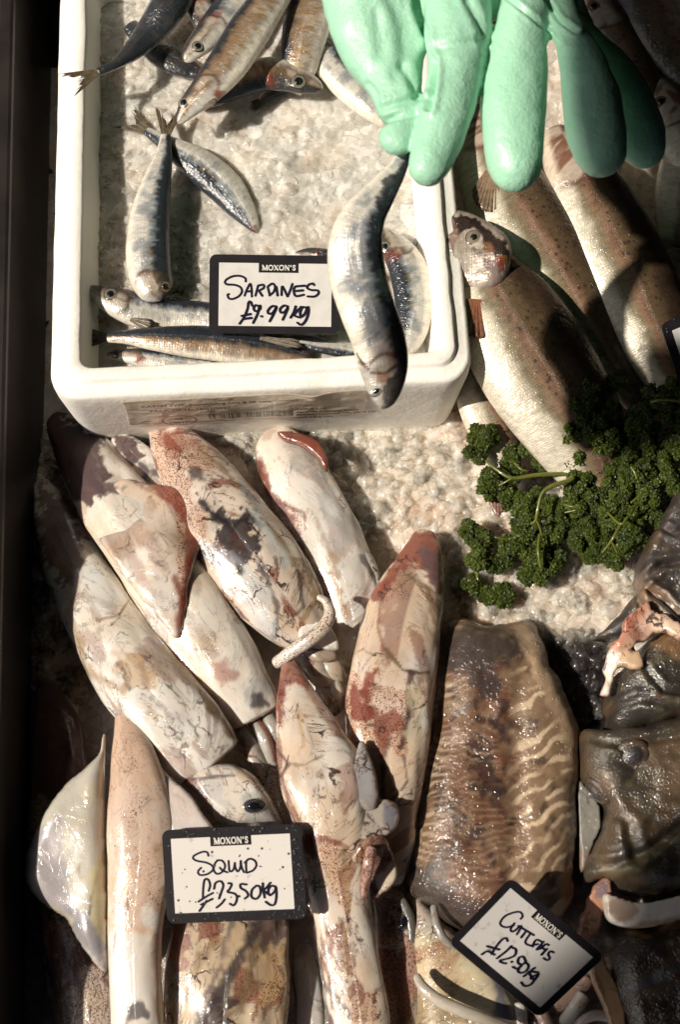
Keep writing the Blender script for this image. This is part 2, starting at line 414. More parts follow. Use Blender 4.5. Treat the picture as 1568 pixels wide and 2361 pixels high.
def mat_glove():
    m, n, b = newmat('mint_rubber'); L = n.links; oc = objc(n)
    t = noise(n, oc, 18, 3); c = mixc(n, rng(n, t, .3, .7), (.40, .73, .54), (.35, .67, .49)); L.new(c, b.inputs['Base Color'])
    b.inputs['Roughness'].default_value = .42; b.inputs['Coat Weight'].default_value = .25; b.inputs['Coat Roughness'].default_value = .22
    b.inputs['Subsurface Weight'].default_value = .12; b.inputs['Subsurface Scale'].default_value = .004
    nb = bump(n, noise(n, oc, 330, 3, .6), .6, .0014)
    nb = bump(n, noise(n, vscale(n, oc, (1, .6, 1)), 55, 3, .5, .6), .35, .004, nb); L.new(nb, b.inputs['Normal'])
    return m
def mat_leaf():
    m, n, b = newmat('parsley_leaf'); L = n.links; oc = objc(n)
    t = noise(n, oc, 60, 4); c = mixc(n, rng(n, t, .35, .7), (.075, .105, .008), (.035, .058, .006))
    L.new(c, b.inputs['Base Color']); b.inputs['Roughness'].default_value = .5; b.inputs['Coat Weight'].default_value = .12; b.inputs['Coat Roughness'].default_value = .3
    b.inputs['Subsurface Weight'].default_value = 0
    L.new(bump(n, noise(n, oc, 500, 3), .5, .001), b.inputs['Normal'])
    tr = n.nodes.new('ShaderNodeBsdfTranslucent'); L.new(mixc(n, 1, c, (1.5, 1.7, .6), 'MULTIPLY'), tr.inputs['Color'])
    mx = n.nodes.new('ShaderNodeMixShader'); mx.inputs[0].default_value = .3
    L.new(b.outputs[0], mx.inputs[1]); L.new(tr.outputs[0], mx.inputs[2]); L.new(mx.outputs[0], n.nodes['Material Output'].inputs[0])
    return m
M_SQ = mat_flesh('squid_flesh', .3, .45, .3, 1.0, fine=360, crough=.11)
M_CUT = mat_flesh('cuttlefish_skin', .5, .06, 1.0, 1.0, fine=700, crough=.11, cbd=.0028, civ=1.75)
M_MONK = mat_flesh('slimy_dark_skin', .55, .03, 1.0, 1.0, fine=1150, crough=.12, cbd=.0020, civ=2.1)
M_SAR = mat_fish('sardine_scales', 420, .34)
M_TRO = mat_fish('trout_scales', 420, .36, (.03, .025, .02))
M_ICE = mat_ice()
def mat_chip():
    m, n, b = newmat('clear_ice_chip'); L = n.links; oc = objc(n); C = attr(n, 'Col').outputs['Vector']
    t = vor(n, oc, 60); c = mixc(n, rng(n, sep(n, t.outputs['Color'])[0], .2, .9, 0, .7), C, mixc(n, 1, C, (.9, .88, .85), 'MULTIPLY'))
    L.new(c, b.inputs['Base Color']); b.inputs['Roughness'].default_value = .25; b.inputs['IOR'].default_value = 1.31
    b.inputs['Subsurface Weight'].default_value = .8; b.inputs['Subsurface Scale'].default_value = .01; b.inputs['Subsurface Radius'].default_value = (1, .95, .9)
    b.inputs['Coat Weight'].default_value = .8; b.inputs['Coat Roughness'].default_value = .14
    L.new(bump(n, noise(n, oc, 420, 4, .6), .5, .0009), b.inputs['Normal'])
    tr = n.nodes.new('ShaderNodeBsdfTransparent'); tr.inputs[0].default_value = (1, .98, .95, 1)
    mx = n.nodes.new('ShaderNodeMixShader'); L.new(rng(n, noise(n, oc, 120, 2), .35, .65, .5, .85), mx.inputs[0])
    L.new(b.outputs[0], mx.inputs[1]); L.new(tr.outputs[0], mx.inputs[2]); L.new(mx.outputs[0], n.nodes['Material Output'].inputs[0])
    return m
M_CHIP = mat_chip()
M_FOAM = mat_foam()
M_GLOVE = mat_glove(); M_LEAF = mat_leaf()
M_STEM = mat_simple('parsley_stem', (.12, .135, .02), .35, bumpsc=300, bs=.2, coat=.4, sss=.1)
M_FIN = mat_simple('fin_membrane', (.3, .25, .18), .35, colattr=True, coat=.5, bumpsc=500, bs=.4, var=.25, varsc=200)
M_EYE = mat_simple('eye_pupil', (.008, .009, .012), .08, coat=1, var=.05)
M_IRIS = mat_simple('eye_iris', (.5, .5, .5), .22, metal=.55, colattr=True, coat=1, var=.2, varsc=400)
M_BLACK = mat_simple('black_card_border', (.016, .014, .018), .38, bumpsc=250, bs=.1, var=.2, coat=.15)
M_WHITE = mat_simple('white_card_face', (.72, .70, .68), .3, var=.06, varsc=80, coat=.4)
M_WHITE2 = None
M_PEN = mat_simple('marker_ink', (.012, .01, .035), .35, var=.3, varsc=300)
M_LET = mat_simple('printed_lettering', (.7, .68, .64), .4, var=.02)
M_PANEL = mat_simple('dark_painted_metal', (.03, .024, .022), .4, metal=.2, bumpsc=40, bs=.15, bd=.004, var=.3, varsc=12)

# ------------------------------------------------------------------ setting: tray floor, ice, side panel
def cells(x, y, cs, seed, k, tilt, rmin, rmax):
    gx = np.floor(x/cs); gy = np.floor(y/cs); best = np.full(x.shape, -1e9)
    z0 = np.zeros(x.shape)
    for i in (-1, 0, 1):
        for j in (-1, 0, 1):
            a = gx+i; b = gy+j
            h = [_h(a, b, z0, seed+q) for q in range(5)]
            dx = x-(a+h[0])*cs; dy = y-(b+h[1])*cs
            q = (dx*dx+dy*dy)/(cs*cs)
            v = (rmin+(rmax-rmin)*h[2])*cs - (q*q*.9+q*.10)*cs*k + ((h[3]-.5)*dx+(h[4]-.5)*dy)*tilt
            best = np.maximum(best, v)
    return best
def ice_height(x, y, big, seed):
    P = np.stack([x, y, 0*x], -1)
    wx = (vnoise(P, 90, seed)-.5)*.008; wy = (vnoise(P, 90, seed+3)-.5)*.008
    h = cells(x+wx, y+wy, big, seed, .55, .8, 0, .22)
    m = ss(.42, .64, fbm(P, 16, 3, seed+60))
    h = h*.8 + cells(x+wy, y+wx, big*.45, seed+40, .7, 1.2, 0, .42)*(.25+.6*m)
    h = h + cells(x, y, big*.2, seed+80, .7, 1.4, 0, .5)*(.06+.12*m)
    return h + (fbm(P, 14, 3, seed+7)-.5)*.012
def ice_chips(o, regions, zf, seed, rmin, rmax, colfn):
    rr = np.random.RandomState(seed); ph = (1+5**.5)/2
    base = np.array([(-1, ph, 0), (1, ph, 0), (-1, -ph, 0), (1, -ph, 0), (0, -1, ph), (0, 1, ph), (0, -1, -ph), (0, 1, -ph), (ph, 0, -1), (ph, 0, 1), (-ph, 0, -1), (-ph, 0, 1)])/1.9
    tri = np.array([(0, 11, 5), (0, 5, 1), (0, 1, 7), (0, 7, 10), (0, 10, 11), (1, 5, 9), (5, 11, 4), (11, 10, 2), (10, 7, 6), (7, 1, 8), (3, 9, 4), (3, 4, 2), (3, 2, 6), (3, 6, 8), (3, 8, 9), (4, 9, 5), (2, 4, 11), (6, 2, 10), (8, 6, 7), (9, 8, 1)])
    V = []; F = []; k = 0
    for poly, n, zz in regions:
        P = np.array(poly, float); mn, mx = P.min(0), P.max(0); c = 0
        while c < n:
            a = mn+(mx-mn)*rr.rand(2)
            if not inside(np.array([a[0]]), np.array([a[1]]), poly)[0]: continue
            c += 1; p = W(a[0], a[1], zz); r = rmin+(rmax-rmin)*rr.rand()**2.2
            A = np.linalg.qr(rr.randn(3, 3))[0]; s3 = np.array([1, rr.uniform(.6, 1), rr.uniform(.45, .8)])*r
            v = (base*(1+.75*(rr.rand(12, 1)-.5)))*s3 @ A.T
            z = float(zf(np.array([p[0]]), np.array([p[1]]))[0])
            V.append(v*np.array([1, 1, .75])+np.array([p[0], p[1], z+r*rr.uniform(-.7, .0)])); F.append(tri+k); k += 12
    V = np.vstack(V); F = np.vstack(F); px, py = proj(V)
    m = mesh('ice_chips', V, F, M_CHIP, None, col=colfn(V, px, py), smooth=False)
    m.parent = o; m['kind'] = 'stuff'; return m
def ice_sheet(name, x0, x1, y0, y1, z0, step, big, seed, colfn, zfn=None, rot=None, amp=1.0):
    xs = np.arange(x0, x1, step); ys = np.arange(y0, y1, step); X, Y = np.meshgrid(xs, ys)
    if rot is not None:
        o, ux, uy = rot; wx = o[0]+X*ux[0]+Y*uy[0]; wy = o[1]+X*ux[1]+Y*uy[1]
    else: wx, wy = X, Y
    Z = z0+ice_height(wx, wy, big, seed)*amp
    if zfn is not None: Z = Z+zfn(wx, wy)
    V = np.stack([wx, wy, Z], -1).reshape(-1, 3)
    ny, nx = X.shape; I = np.arange(nx*ny).reshape(ny, nx)
    F = np.stack([I[:-1, :-1], I[:-1, 1:], I[1:, 1:], I[1:, :-1]], -1).reshape(-1, 4)
    px, py = proj(V)
    o = mesh(name, V, F, M_ICE, None, col=colfn(V, px, py)); o['kind'] = 'stuff'
    return o
def ice_col_tray(V, px, py):
    c = np.tile([.88, .815, .75], (len(V), 1))
    n = fbm(V, 25, 4, 3)
    c = mix(c, [.80, .56, .44], ss(.55, .75, n)*.5)
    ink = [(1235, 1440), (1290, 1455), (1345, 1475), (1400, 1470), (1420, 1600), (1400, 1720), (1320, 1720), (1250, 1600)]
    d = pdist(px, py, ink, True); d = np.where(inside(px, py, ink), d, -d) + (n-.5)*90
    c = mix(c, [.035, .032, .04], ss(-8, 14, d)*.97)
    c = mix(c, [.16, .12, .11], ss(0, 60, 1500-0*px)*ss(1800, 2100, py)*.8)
    lo = [(1330, 2100), (1568, 2361), (1200, 2361), (1300, 2250)]
    return c
def tray_z(x, y):
    # the ice heap rises under the parsley and trout and is low along the left panel
    X = ss(-.28, -.12, x); X = X-1.2*ss(.02, .12, y)*ss(-.20, -.27, x)
    return .006*X - .02*(1-X)
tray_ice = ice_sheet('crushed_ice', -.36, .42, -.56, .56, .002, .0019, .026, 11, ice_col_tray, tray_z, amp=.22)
tag(tray_ice, 'bed of crushed ice across the fishmonger tray under squid and parsley', 'ice')
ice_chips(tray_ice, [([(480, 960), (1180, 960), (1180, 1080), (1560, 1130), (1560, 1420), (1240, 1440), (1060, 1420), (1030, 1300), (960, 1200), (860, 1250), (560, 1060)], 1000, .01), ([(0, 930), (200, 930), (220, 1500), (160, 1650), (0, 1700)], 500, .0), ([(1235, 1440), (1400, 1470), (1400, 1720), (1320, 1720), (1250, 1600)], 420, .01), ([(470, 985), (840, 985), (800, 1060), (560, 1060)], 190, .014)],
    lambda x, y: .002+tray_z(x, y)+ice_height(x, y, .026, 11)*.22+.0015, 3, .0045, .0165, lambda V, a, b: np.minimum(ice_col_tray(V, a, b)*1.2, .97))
# tray floor below the ice
V = [(-.6, -.8, -.05), (.8, -.8, -.05), (.8, .9, -.05), (-.6, .9, -.05)]
fl = mesh('counter_floor', V, [(0, 1, 2, 3)], M_PANEL, smooth=False); fl['kind'] = 'structure'

# side panel on the left
def prism_box(a, b, wdt, z0, z1, bev=.004, dz=0):
    """upright board whose right face runs a->b (xy)"""
    a = np.array(a, float); b = np.array(b, float); t = (b-a)/np.linalg.norm(b-a); nrm = np.array([t[1], -t[0]])
    if nrm[0] > 0: nrm = -nrm
    prof = [(0, z0), (0, z1-bev), (bev*.3, z1-bev*.3), (bev, z1), (wdt-bev, z1), (wdt, z1-bev), (wdt, z0)]
    V = []; 
    for e, p in enumerate((a, b)):
        for u, z in prof: V.append((*(p+nrm*u), z+(dz*e if z > .05 else 0)))
    m = len(prof); F = [(i, (i+1) % m, m+(i+1) % m, m+i) for i in range(m)]+[tuple(range(m))[::-1], tuple(range(m, 2*m))]
    return V, F
pa = W(112, -200, -.02)[:2]; pb = W(52, 2500, -.02)[:2]
V, F = prism_box(pb, pa, .018, -.05, .092, dz=.045)
pt = thing('counter_side_panel', 'dark upright metal panel along the left edge of the fish counter', 'panel', (*pa, 0))
mesh('board', V, F, M_PANEL, pt, smooth=False)
V, F = prism_box(pb+np.array([-.03, 0]), pa+np.array([-.03, 0]), .05, .0, .071, dz=.05)
mesh('top_rail', V, F, mat_simple('brown_rail', (.06, .047, .038), .45, bumpsc=60, var=.35, varsc=15), pt, smooth=False)

# added unseen sheet blocking sky light; the sun comes in under its left edge
M_BLOCK = mat_simple('blocker_dark', (.03, .03, .035), .8, bumpsc=8, var=.2, varsc=2)
V = []; F = []
for j, zz in enumerate((1.62, 1.64)):
    for i in range(9):
        x = -.98+(3.6+.98)*i/8; V += [(x, -3, zz+.25*i/8), (x, 3, zz+.25*i/8)]
for j in (0, 18):
    for i in range(8): q = [j+2*i, j+2*i+1, j+2*i+3, j+2*i+2]; F.append(tuple(q if j else q[::-1]))
aw = mesh('sky_blocker', V, F, M_BLOCK, smooth=False); aw['kind'] = 'structure'
# unseen blocker, added and shaped so its shade falls on trout and parsley
fo = [(1470, 800), (1560, 800), (1900, 850), (1900, 940), (1640, 1000), (1540, 1040), (1480, 1060), (1440, 1060), (1425, 1020), (1425, 960), (1445, 880)]
fo = cr([W(a, b, .08) for a, b in fo], 60, True); kk = (1.0-.08)/-SUN[2]
V = np.vstack([fo-SUN*kk, fo-SUN*kk+np.array([0, 0, .01])]); n = len(fo)
F = [tuple(range(n))[::-1], tuple(range(n, 2*n))]+[(i, (i+1) % n, n+(i+1) % n, n+i) for i in range(n)]
af = mesh('shade_blocker', V, F, M_BLOCK, smooth=False); af['kind'] = 'structure'
fo = [(1540, 1900), (2100, 1740), (2100, 2800), (1080, 2800), (1110, 2480), (1280, 2270), (1440, 2110)]  # second unseen blocker, added and shaped to dim the lower right corner
fo = cr([W(a, b, .05) for a, b in fo], 60, True); kk = (1.5-.05)/-SUN[2]
V = np.vstack([fo-SUN*kk, fo-SUN*kk+np.array([0, 0, .01])])
af = mesh('shade_blocker', V, F, M_BLOCK, smooth=False); af['kind'] = 'structure'
# added unseen dark walls at the back and right, cutting stray sky light
V = [(1.25, -2.5, -.6), (1.25, 1.5, -.6), (-1.4, 1.5, -.6), (1.25, -2.5, 1.7), (1.25, 1.5, 1.7), (-1.4, 1.5, 1.7), (1.3, -2.5, -.6), (1.3, 1.55, -.6), (-1.4, 1.55, -.6), (1.3, -2.5, 1.7), (1.3, 1.55, 1.7), (-1.4, 1.55, 1.7)]
F = [(0, 1, 4, 3), (1, 2, 5, 4), (6, 9, 10, 7), (7, 10, 11, 8), (3, 4, 10, 9), (4, 5, 11, 10), (0, 3, 9, 6), (2, 8, 11, 5)]
sw = mesh('blocker_wall', V, F, mat_simple('dark_blocker_wall', (.05, .042, .04), .7, bumpsc=20, var=.2, varsc=5), smooth=False); sw['kind'] = 'structure'
# ------------------------------------------------------------------ polystyrene box
RZ = .13
FL = W(113, 921, RZ)[:2]; FR = W(1092, 876, RZ)[:2]
ux = (FR-FL); BW = np.linalg.norm(ux); ux /= BW; uy = np.array([-ux[1], ux[0]]); BD = .50
def rrect(x0, x1, y0, y1, r, n=8):
    pts = []
    for cx, cy, a0 in ((x1-r, y0+r, -90), (x1-r, y1-r, 0), (x0+r, y1-r, 90), (x0+r, y0+r, 180)):
        for i in range(n+1):
            a = math.radians(a0+90*i/n); pts.append((cx+r*math.cos(a), cy+r*math.sin(a)))
    # subdivide straight runs
    out = []
    for i in range(len(pts)):
        a = np.array(pts[i]); b = np.array(pts[(i+1) % len(pts)]); d = np.linalg.norm(b-a)
        k = 24 if d > .05 else 1
        for j in range(k): out.append(a+(b-a)*j/k)
    return np.array(out)
def loops(specs, origin, name, mat, parent, closed_bottom=False):
    Ls = []
    for (ins, z, r) in specs:
        p = rrect(ins, BW-ins, ins, BD-ins, r); Ls.append(np.c_[origin[0]+p[:, 0:1]*ux[0]+p[:, 1:2]*uy[0], origin[1]+p[:, 0:1]*ux[1]+p[:, 1:2]*uy[1], np.full(len(p), z)])
    m = len(Ls[0]); V = np.vstack(Ls)
    V = V + (np.stack([vnoise(V, 60, 1), vnoise(V, 60, 2), vnoise(V, 60, 3)], 1)-.5)*.0014
    F = [(i*m+j, i*m+(j+1) % m, (i+1)*m+(j+1) % m, (i+1)*m+j) for i in range(len(Ls)-1) for j in range(m)]
    if closed_bottom: F.append(tuple(range(m))[::-1])
    return mesh(name, V, F, mat, parent)
box = thing('polystyrene_box', 'white polystyrene fish box of ice and sardines with a printed sticker on its front wall', 'box', (*FL, 0))
loops([(.010, -.005, .02), (.004, .06, .024), (.0, RZ-.022, .026), (-.0005, RZ-.010, .027), (.0, RZ-.004, .027), (.0012, RZ-.001, .026), (.004, RZ, .024), (.0125, RZ, .02),
       (.0135, RZ+.0008, .02), (.0145, RZ+.0042, .019), (.0158, RZ+.005, .018), (.0255, RZ+.005, .012), (.0275, RZ+.0035, .011), (.0285, RZ-.002, .010), (.040, .085, .01), (.043, .02, .01)], FL, 'wall', M_FOAM, box)
p = rrect(.034, BW-.034, .034, BD-.034, .01)
V = np.c_[FL[0]+p[:, 0:1]*ux[0]+p[:, 1:2]*uy[0], FL[1]+p[:, 0:1]*ux[1]+p[:, 1:2]*uy[1], np.full(len(p), .021)]
mesh('base', V, [tuple(range(len(V)))], M_FOAM, box)
def boxpt(u, v, z): return np.array([FL[0]+u*ux[0]+v*uy[0], FL[1]+u*ux[1]+v*uy[1], z])
def ice_col_box(V, px, py):
    n = fbm(V, 22, 4, 9); c = np.tile([.82, .80, .76], (len(V), 1))
    c = mix(c, [.42, .40, .36], ss(.56, .72, n)*.6)
    c = mix(c, [.70, .50, .38], ss(.6, .8, fbm(V, 30, 3, 21))*.35)
    return c
BI = .094
bice = ice_sheet('crushed_ice', .034, BW-.034, .034, BD-.03, BI, .0017, .019, 31, ice_col_box,
    lambda x, y: .010*fbm(np.stack([x, y, 0*x], -1), 9, 2, 77)-.004, rot=(FL, ux, uy), amp=.26)
tag(bice, 'crushed ice filling the white polystyrene box beneath the sardines', 'ice')

ice_chips(bice, [([(210, 0), (560, 0), (300, 420), (480, 600), (480, 760), (205, 760)], 520, BI), ([(400, 280), (980, 260), (1000, 780), (480, 780)], 160, BI), ([(205, 560), (470, 500), (470, 700), (205, 700)], 160, BI)],
    lambda x, y: BI+.010*fbm(np.stack([x, y, 0*x], -1), 9, 2, 77)-.004+ice_height(x, y, .019, 31)*.26, 5, .0025, .0105, lambda V, a, b: np.minimum(ice_col_box(V, a, b)*1.2, .93))
# sticker on the front wall
def wallpt(u, h, off=.0):
    """u metres along the front from the left corner, h 0..1 up the wall"""
    zs = np.array([-.005, .06, RZ-.022, RZ-.010, RZ-.004]); ins = np.array([.010, .004, 0, -.0005, 0.])
    z = h*(RZ-.004)
    return boxpt(u, np.interp(z, zs, ins)-off, z)
uL, uR = .062, .285; nu, nh = 110, 26
V = []; 
for j in range(nh):
    for i in range(nu):
        u = uL+(uR-uL)*i/(nu-1); h = .47+.50*j/(nh-1)
        q = np.array([[u, h*.1, 0.]])
        wv = abs(float(fbm(q*np.array([1, 3., 1]), 45, 3, 5)[0])-.5)*.004 + (.004*math.exp(-((u-.235)/.012)**2)*max(0, h-.7)/.3)
        V.append(wallpt(u+.001*math.sin(h*9), h, .0008+wv))
F = [(j*nu+i, j*nu+i+1, (j+1)*nu+i+1, (j+1)*nu+i) for j in range(nh-1) for i in range(nu-1)]
M_STK = mat_simple('waxy_sticker_paper', (.58, .50, .40), .28, bumpsc=90, bs=.5, bd=.002, var=.12, varsc=40, coat=.4)
stk = mesh('sticker', V, F, M_STK, box, label='crumpled printed paper sticker')
sm = stk.modifiers.new('thickness', 'SOLIDIFY'); sm.thickness = .0003
inkm = mat_simple('printed_ink', (.012, .011, .01), .5, var=.3, varsc=200)
V = []; F = []
def wq(u0, u1, h0, h1):
    k = len(V)
    for u, h in ((u0, h0), (u1, h0), (u1, h1), (u0, h1)): V.append(wallpt(u, h, .0042))
    F.append((k, k+1, k+2, k+3))
u = .138
while u < .216:
    b_ = random.choice((.0005, .0007, .0011)); wq(u, u+b_, .585, .70); u += b_+random.choice((.0005, .0008, .0012))
mesh('barcode', V, F, inkm, stk, smooth=False)
V = []; F = []
for i in range(48):
    a = 2*math.pi*i/48; 
    for r in (1, .93): V.append(wallpt(.110+.0165*r*math.cos(a), .595+.105*r*math.sin(a), .0043))
F = [(2*i, 2*((i+1) % 48), 2*((i+1) % 48)+1, 2*i+1) for i in range(48)]
mesh('oval_mark', V, F, inkm, stk, smooth=False)
def walltext(txt, u, h, size, name='printed_text', hs=1.0):
    c = bpy.data.curves.new(name, 'FONT'); c.body = txt; c.size = size*1.08; c.resolution_u = 2; c.offset = .00018
    t = bpy.data.objects.new('tmp', c); S.collection.objects.link(t)
    me = bpy.data.meshes.new_from_object(t); S.collection.objects.unlink(t); bpy.data.objects.remove(t)
    V = [wallpt(u+v.co.x, h+v.co.y/(RZ-.004)*hs, .0044) for v in me.vertices]
    return mesh(name, V, [tuple(p.vertices) for p in me.polygons], inkm, stk, smooth=False)
walltext('CATCH TYPE: Surrounding nets & lift nets', .080, .895, .0062)
walltext('PACK DATE: 18/01/2021', .086, .80, .0066)
walltext('GB', .1055, .61, .0058); walltext('C0012', .0995, .53, .0062)
walltext('Falfish Ltd', .220, .70, .0060); walltext('Cardrew Industrial Estate', .219, .64, .0052)
walltext('Redruth, Cornwall, UK, TR15 1SS', .219, .58, .0050); walltext('www.falfish.com', .219, .52, .0048)

# ------------------------------------------------------------------ sardines and trout
def fin_fan(name, base, dirv, side, up, n, lens, spread, w0, col, parent, mat=None, thick=.0007, jag=.12, seed=0, label=None):
    """a thin membrane of fin rays fanning from a base line"""
    rr = random.Random(seed); V = []; F = []; C = []; m = 10; k = n*2
    for i in range(k):
        t = i/(k-1)*2-1
        o = base+side*w0*t; a = spread*t
        d = dirv*math.cos(a)+side*math.sin(a)
        L = lens(t)*(1-jag*rr.random()*(i % 2))
        for j in range(m):
            f = j/(m-1)
            p = o+d*L*f+up*(.0012*math.sin(i*2.1)*f+.0006*(i % 2))+side*0*f
            V.append(p); s_ = .55+.45*(i % 2); C.append(np.array(col)*(1-.45*f)*s_ if not callable(col) else np.array(col(t, f))*s_)
    N = len(V); V = V+[v-up*thick for v in V]; C = C+C
    for i in range(k-1):
        for j in range(m-1):
            a = i*m+j; q = (a, a+1, a+m+1, a+m); F.append(q); F.append(tuple(x+N for x in q[::-1]))
    rim = [j for j in range(m)]+[i*m+m-1 for i in range(1, k)]+[(k-1)*m+j for j in range(m-2, -1, -1)]
    for a, b in zip(rim[:-1], rim[1:]): F.append((a, a+N, b+N, b))
    return mesh(name, np.array(V), F, mat or M_FIN, parent, col=np.array(C), label=label)

def add_eye(parent, g, px, py, r, iris=(.40, .37, .30), pup=.58, bulge=.28, squash=1.0, ang=0, ring=(.05, .04, .035)):
    p, nn = surf(g, px, py); nn = nn*.6+np.array([0, -.1, 1])*.4; nn /= np.linalg.norm(nn)
    R = r*sc(px, py, p[2]); p = p-nn*R*.12
    prof = [(R*1.12, -R*.25), (R*1.1, R*.02), (R*1.0, R*.12), (R*.9, R*.13), (R*.75, R*bulge*.6), (R*.5, R*bulge*.85), (R*.25, R*bulge*.97), (0.01*R, R*bulge)]
    V, F = lathe_at(p, nn, prof, 28, squash, ang)
    n = 28; col = np.zeros((len(V), 3))
    for i in range(len(prof)): col[i*n:(i+1)*n] = ring if i < 3 else iris
    col[-1] = iris
    e = mesh('eye', V, F, M_IRIS, parent, col=col)
    prof = [(R*pup, R*bulge*.74), (R*pup*.97, R*(bulge*.86+.03)), (R*pup*.6, R*(bulge+.05)), (.01*R, R*(bulge+.08))]
    V, F = lathe_at(p, nn, prof, 24, squash, ang); mesh('pupil', V, F, M_EYE, e)
    return e

def fish_cols(g, dors, tone='silver', seed=1, head=.82, rev=False, redgill=.4, dk=.18):
    s = g['s']; d = g['v']*dors; P = np.stack([g['uv'][:, 0], g['uv'][:, 1], 0*s], 1)+seed; d = d+dk*(1-d*d)
    if tone == 'back': d = .2+.75*np.clip(g['top'], -1, 1)+.15*d
    n = fbm(P, 150, 4, seed); n2 = fbm(P*np.array([3, .8, 1]), 200, 3, seed+5); dd = d+(n-.5)*.4+(n2-.5)*.25
    c = np.tile([.74, .72, .67], (len(s), 1)); met = np.full(len(s), .3)
    c = mix(c, [.80, .75, .66], ss(-.3, -.85, dd)); met = met-.45*ss(-.4, -.85, dd)
    c = mix(c, [.26, .31, .36], ss(.15, .38, dd))
    c = mix(c, [.30, .22, .10], ss(.28, .42, dd)*ss(.5, .62, n)*.8)
    c = mix(c, [.20, .24, .29], ss(.52, .66, fbm(P, 85, 4, seed+41))*.6*ss(-.75, -.3, d))
    c = mix(c, [.025, .032, .045], ss(.38, .55, dd))
    met = met*(1-.4*ss(.4, .7, dd))
    if tone == 'bronze':
        c = mix(c, [.36, .22, .11], ss(-.75, -.1, dd)*(.6+.4*ss(.45, .65, n2))*(1-ss(.5, .75, dd)))
    if tone == 'back': c = mix(c, [.07, .06, .05], ss(.35, .7, n)*.6)
    # head: brown translucent bones, dark line behind the gill cover
    sh = s + .03*np.cos(d*2.4)-.02
    hd = ss(head-.012, head+.012, sh)
    hc = mix(np.tile([.46, .38, .30], (len(s), 1)), [.16, .10, .055], ss(.45, .62, fbm(P, 70, 3, seed+8)))
    hc = mix(hc, [.62, .60, .56], ss(.1, -.5, d)); hc = mix(hc, [.05, .045, .04], ss(.35, .7, d+(n-.5)*.3))
    c = mix(c, hc, hd*.85); met = met*(1-.35*hd)
    gl = np.exp(-((sh-head)/.008)**2)*ss(.95, .6, np.abs(g['v'])); c = mix(c, [.07, .035, .025], gl*.85)
    rd = ss(.52, .7, fbm(P, 60, 3, seed+13))*np.exp(-((sh-head)/.05)**2)*redgill; c = mix(c, [.30, .05, .025], rd)
    jaw = np.exp(-((d+.25-(1-s)*1.2)/.07)**2)*ss(head+.07, head+.1, s); c = mix(c, [.09, .06, .05], jaw*.6)
    return c, np.stack([0*s, np.clip(met, 0, 1), .35*(1-hd)], 1)

def sardine(label, pts, dors, eye=None, tone='silver', tail=None, seed=1, ratio=.55, head=.82, dk=.18, cap=(.0, .006), group='sardines lying on the ice in the box', name='sardine', ns=130, redgill=.4, tailcol=(.24, .19, .12), mat=None, cat='fish', marks=()):
    pts = [(p[0], p[1], p[2]+(.018 if group else 0), *p[3:]) for p in pts]
    g = tube(pts, ns, 40, ratio, cap, wob=.0009, seed=seed)
    # dorsal sharpness and gill cover relief
    s = g['s']; rel = .0009*np.exp(-((s-head-.03)/.03)**2)
    g['V'] = g['V'] + np.outer(rel*np.clip(g['top'], 0, 1), [0, 0, 1])
    t = thing(name, label, cat, (g['C'][len(g['C'])//2][0], g['C'][len(g['C'])//2][1], g['C'][:, 2].min()-.01), group)
    c, m = fish_cols(g, dors, tone, seed, head, redgill=redgill, dk=dk)
    for i_, (kd, pl, cl, a_, w_) in enumerate(marks):
        k_ = patch(g, pl, w_, 3, seed+i_) if kd == 'p' else streak(g, pl, w_, seed=seed+i_); c = mix(c, cl, k_*a_)
    mesh('body', g['V'], g['F'], mat or M_SAR, t, c, m, g['uv'])
    if tail:
        L, spr = tail; T = -g['T'][0]; B = g['B'][0]; N = g['N'][0]; R = g['R'][0]; k = sc(pts[0][0], pts[0][1], pts[0][2])
        fin_fan('tail_fin', g['C'][0]-T*.001, T, B, N, 11, lambda q: L*k*(.42+.58*abs(q)**1.3), spr, R*.8, tailcol, t, seed=seed, jag=.3)
    if eye: add_eye(t, g, *eye)
    return t, g

sd = sardine
sd('dark backed sardine with its tail hanging over the left rim of the white box', [(224, 166, .126, 11), (262, 150, .122, 14), (300, 124, .112, 24), (340, 82, .105, 36), (383, 20, .11, 46), (425, -50, .105, 48), (480, -130, .1, 40)], 1, tone='back', tail=(95, .32), seed=3)
sd('sardine almost hidden under the dark backed one, blue flank showing', [(300, 60, .083, 20), (345, 105, .085, 30), (395, 140, .085, 34), (450, 165, .083, 22), (490, 185, .08, 10)], 1, tone='back', seed=4)
sd('silver sardine with a blood red gill, head just above the long sardine', [(640, -110, .1, 30), (575, -35, .108, 38), (520, 35, .112, 42), (480, 82, .114, 36), (450, 112, .114, 28), (424, 142, .113, 12)], 1, eye=(455, 106, 13), tone='silver', seed=5, head=.68, redgill=1)
sd('silver sardine scrap lit between the two uppermost heads', [(430, -40, .098, 26), (458, 20, .1, 30), (478, 70, .098, 26), (490, 110, .09, 12)], 1, seed=6, redgill=.9, head=.4)
sd('long silver sardine pointing down left, its head above the upright tail', [(700, -120, .115, 26), (660, -60, .12, 38), (618, 5, .125, 46), (570, 78, .127, 50), (524, 148, .126, 48), (478, 204, .122, 40), (440, 243, .118, 29), (408, 285, .114, 10)], 1, eye=(421, 237, 13), tone='bronze', seed=8, head=.78, redgill=.9)
sd('sardine lying on its side with its head pointing right under the glove', [(455, 235, .085, 24), (500, 215, .09, 32), (550, 190, .096, 40), (605, 172, .1, 43), (655, 174, .1, 42), (703, 190, .1, 31), (744, 206, .098, 10)], 1, eye=(688, 189, 17), tone='bronze', seed=9, head=.55, redgill=.6)
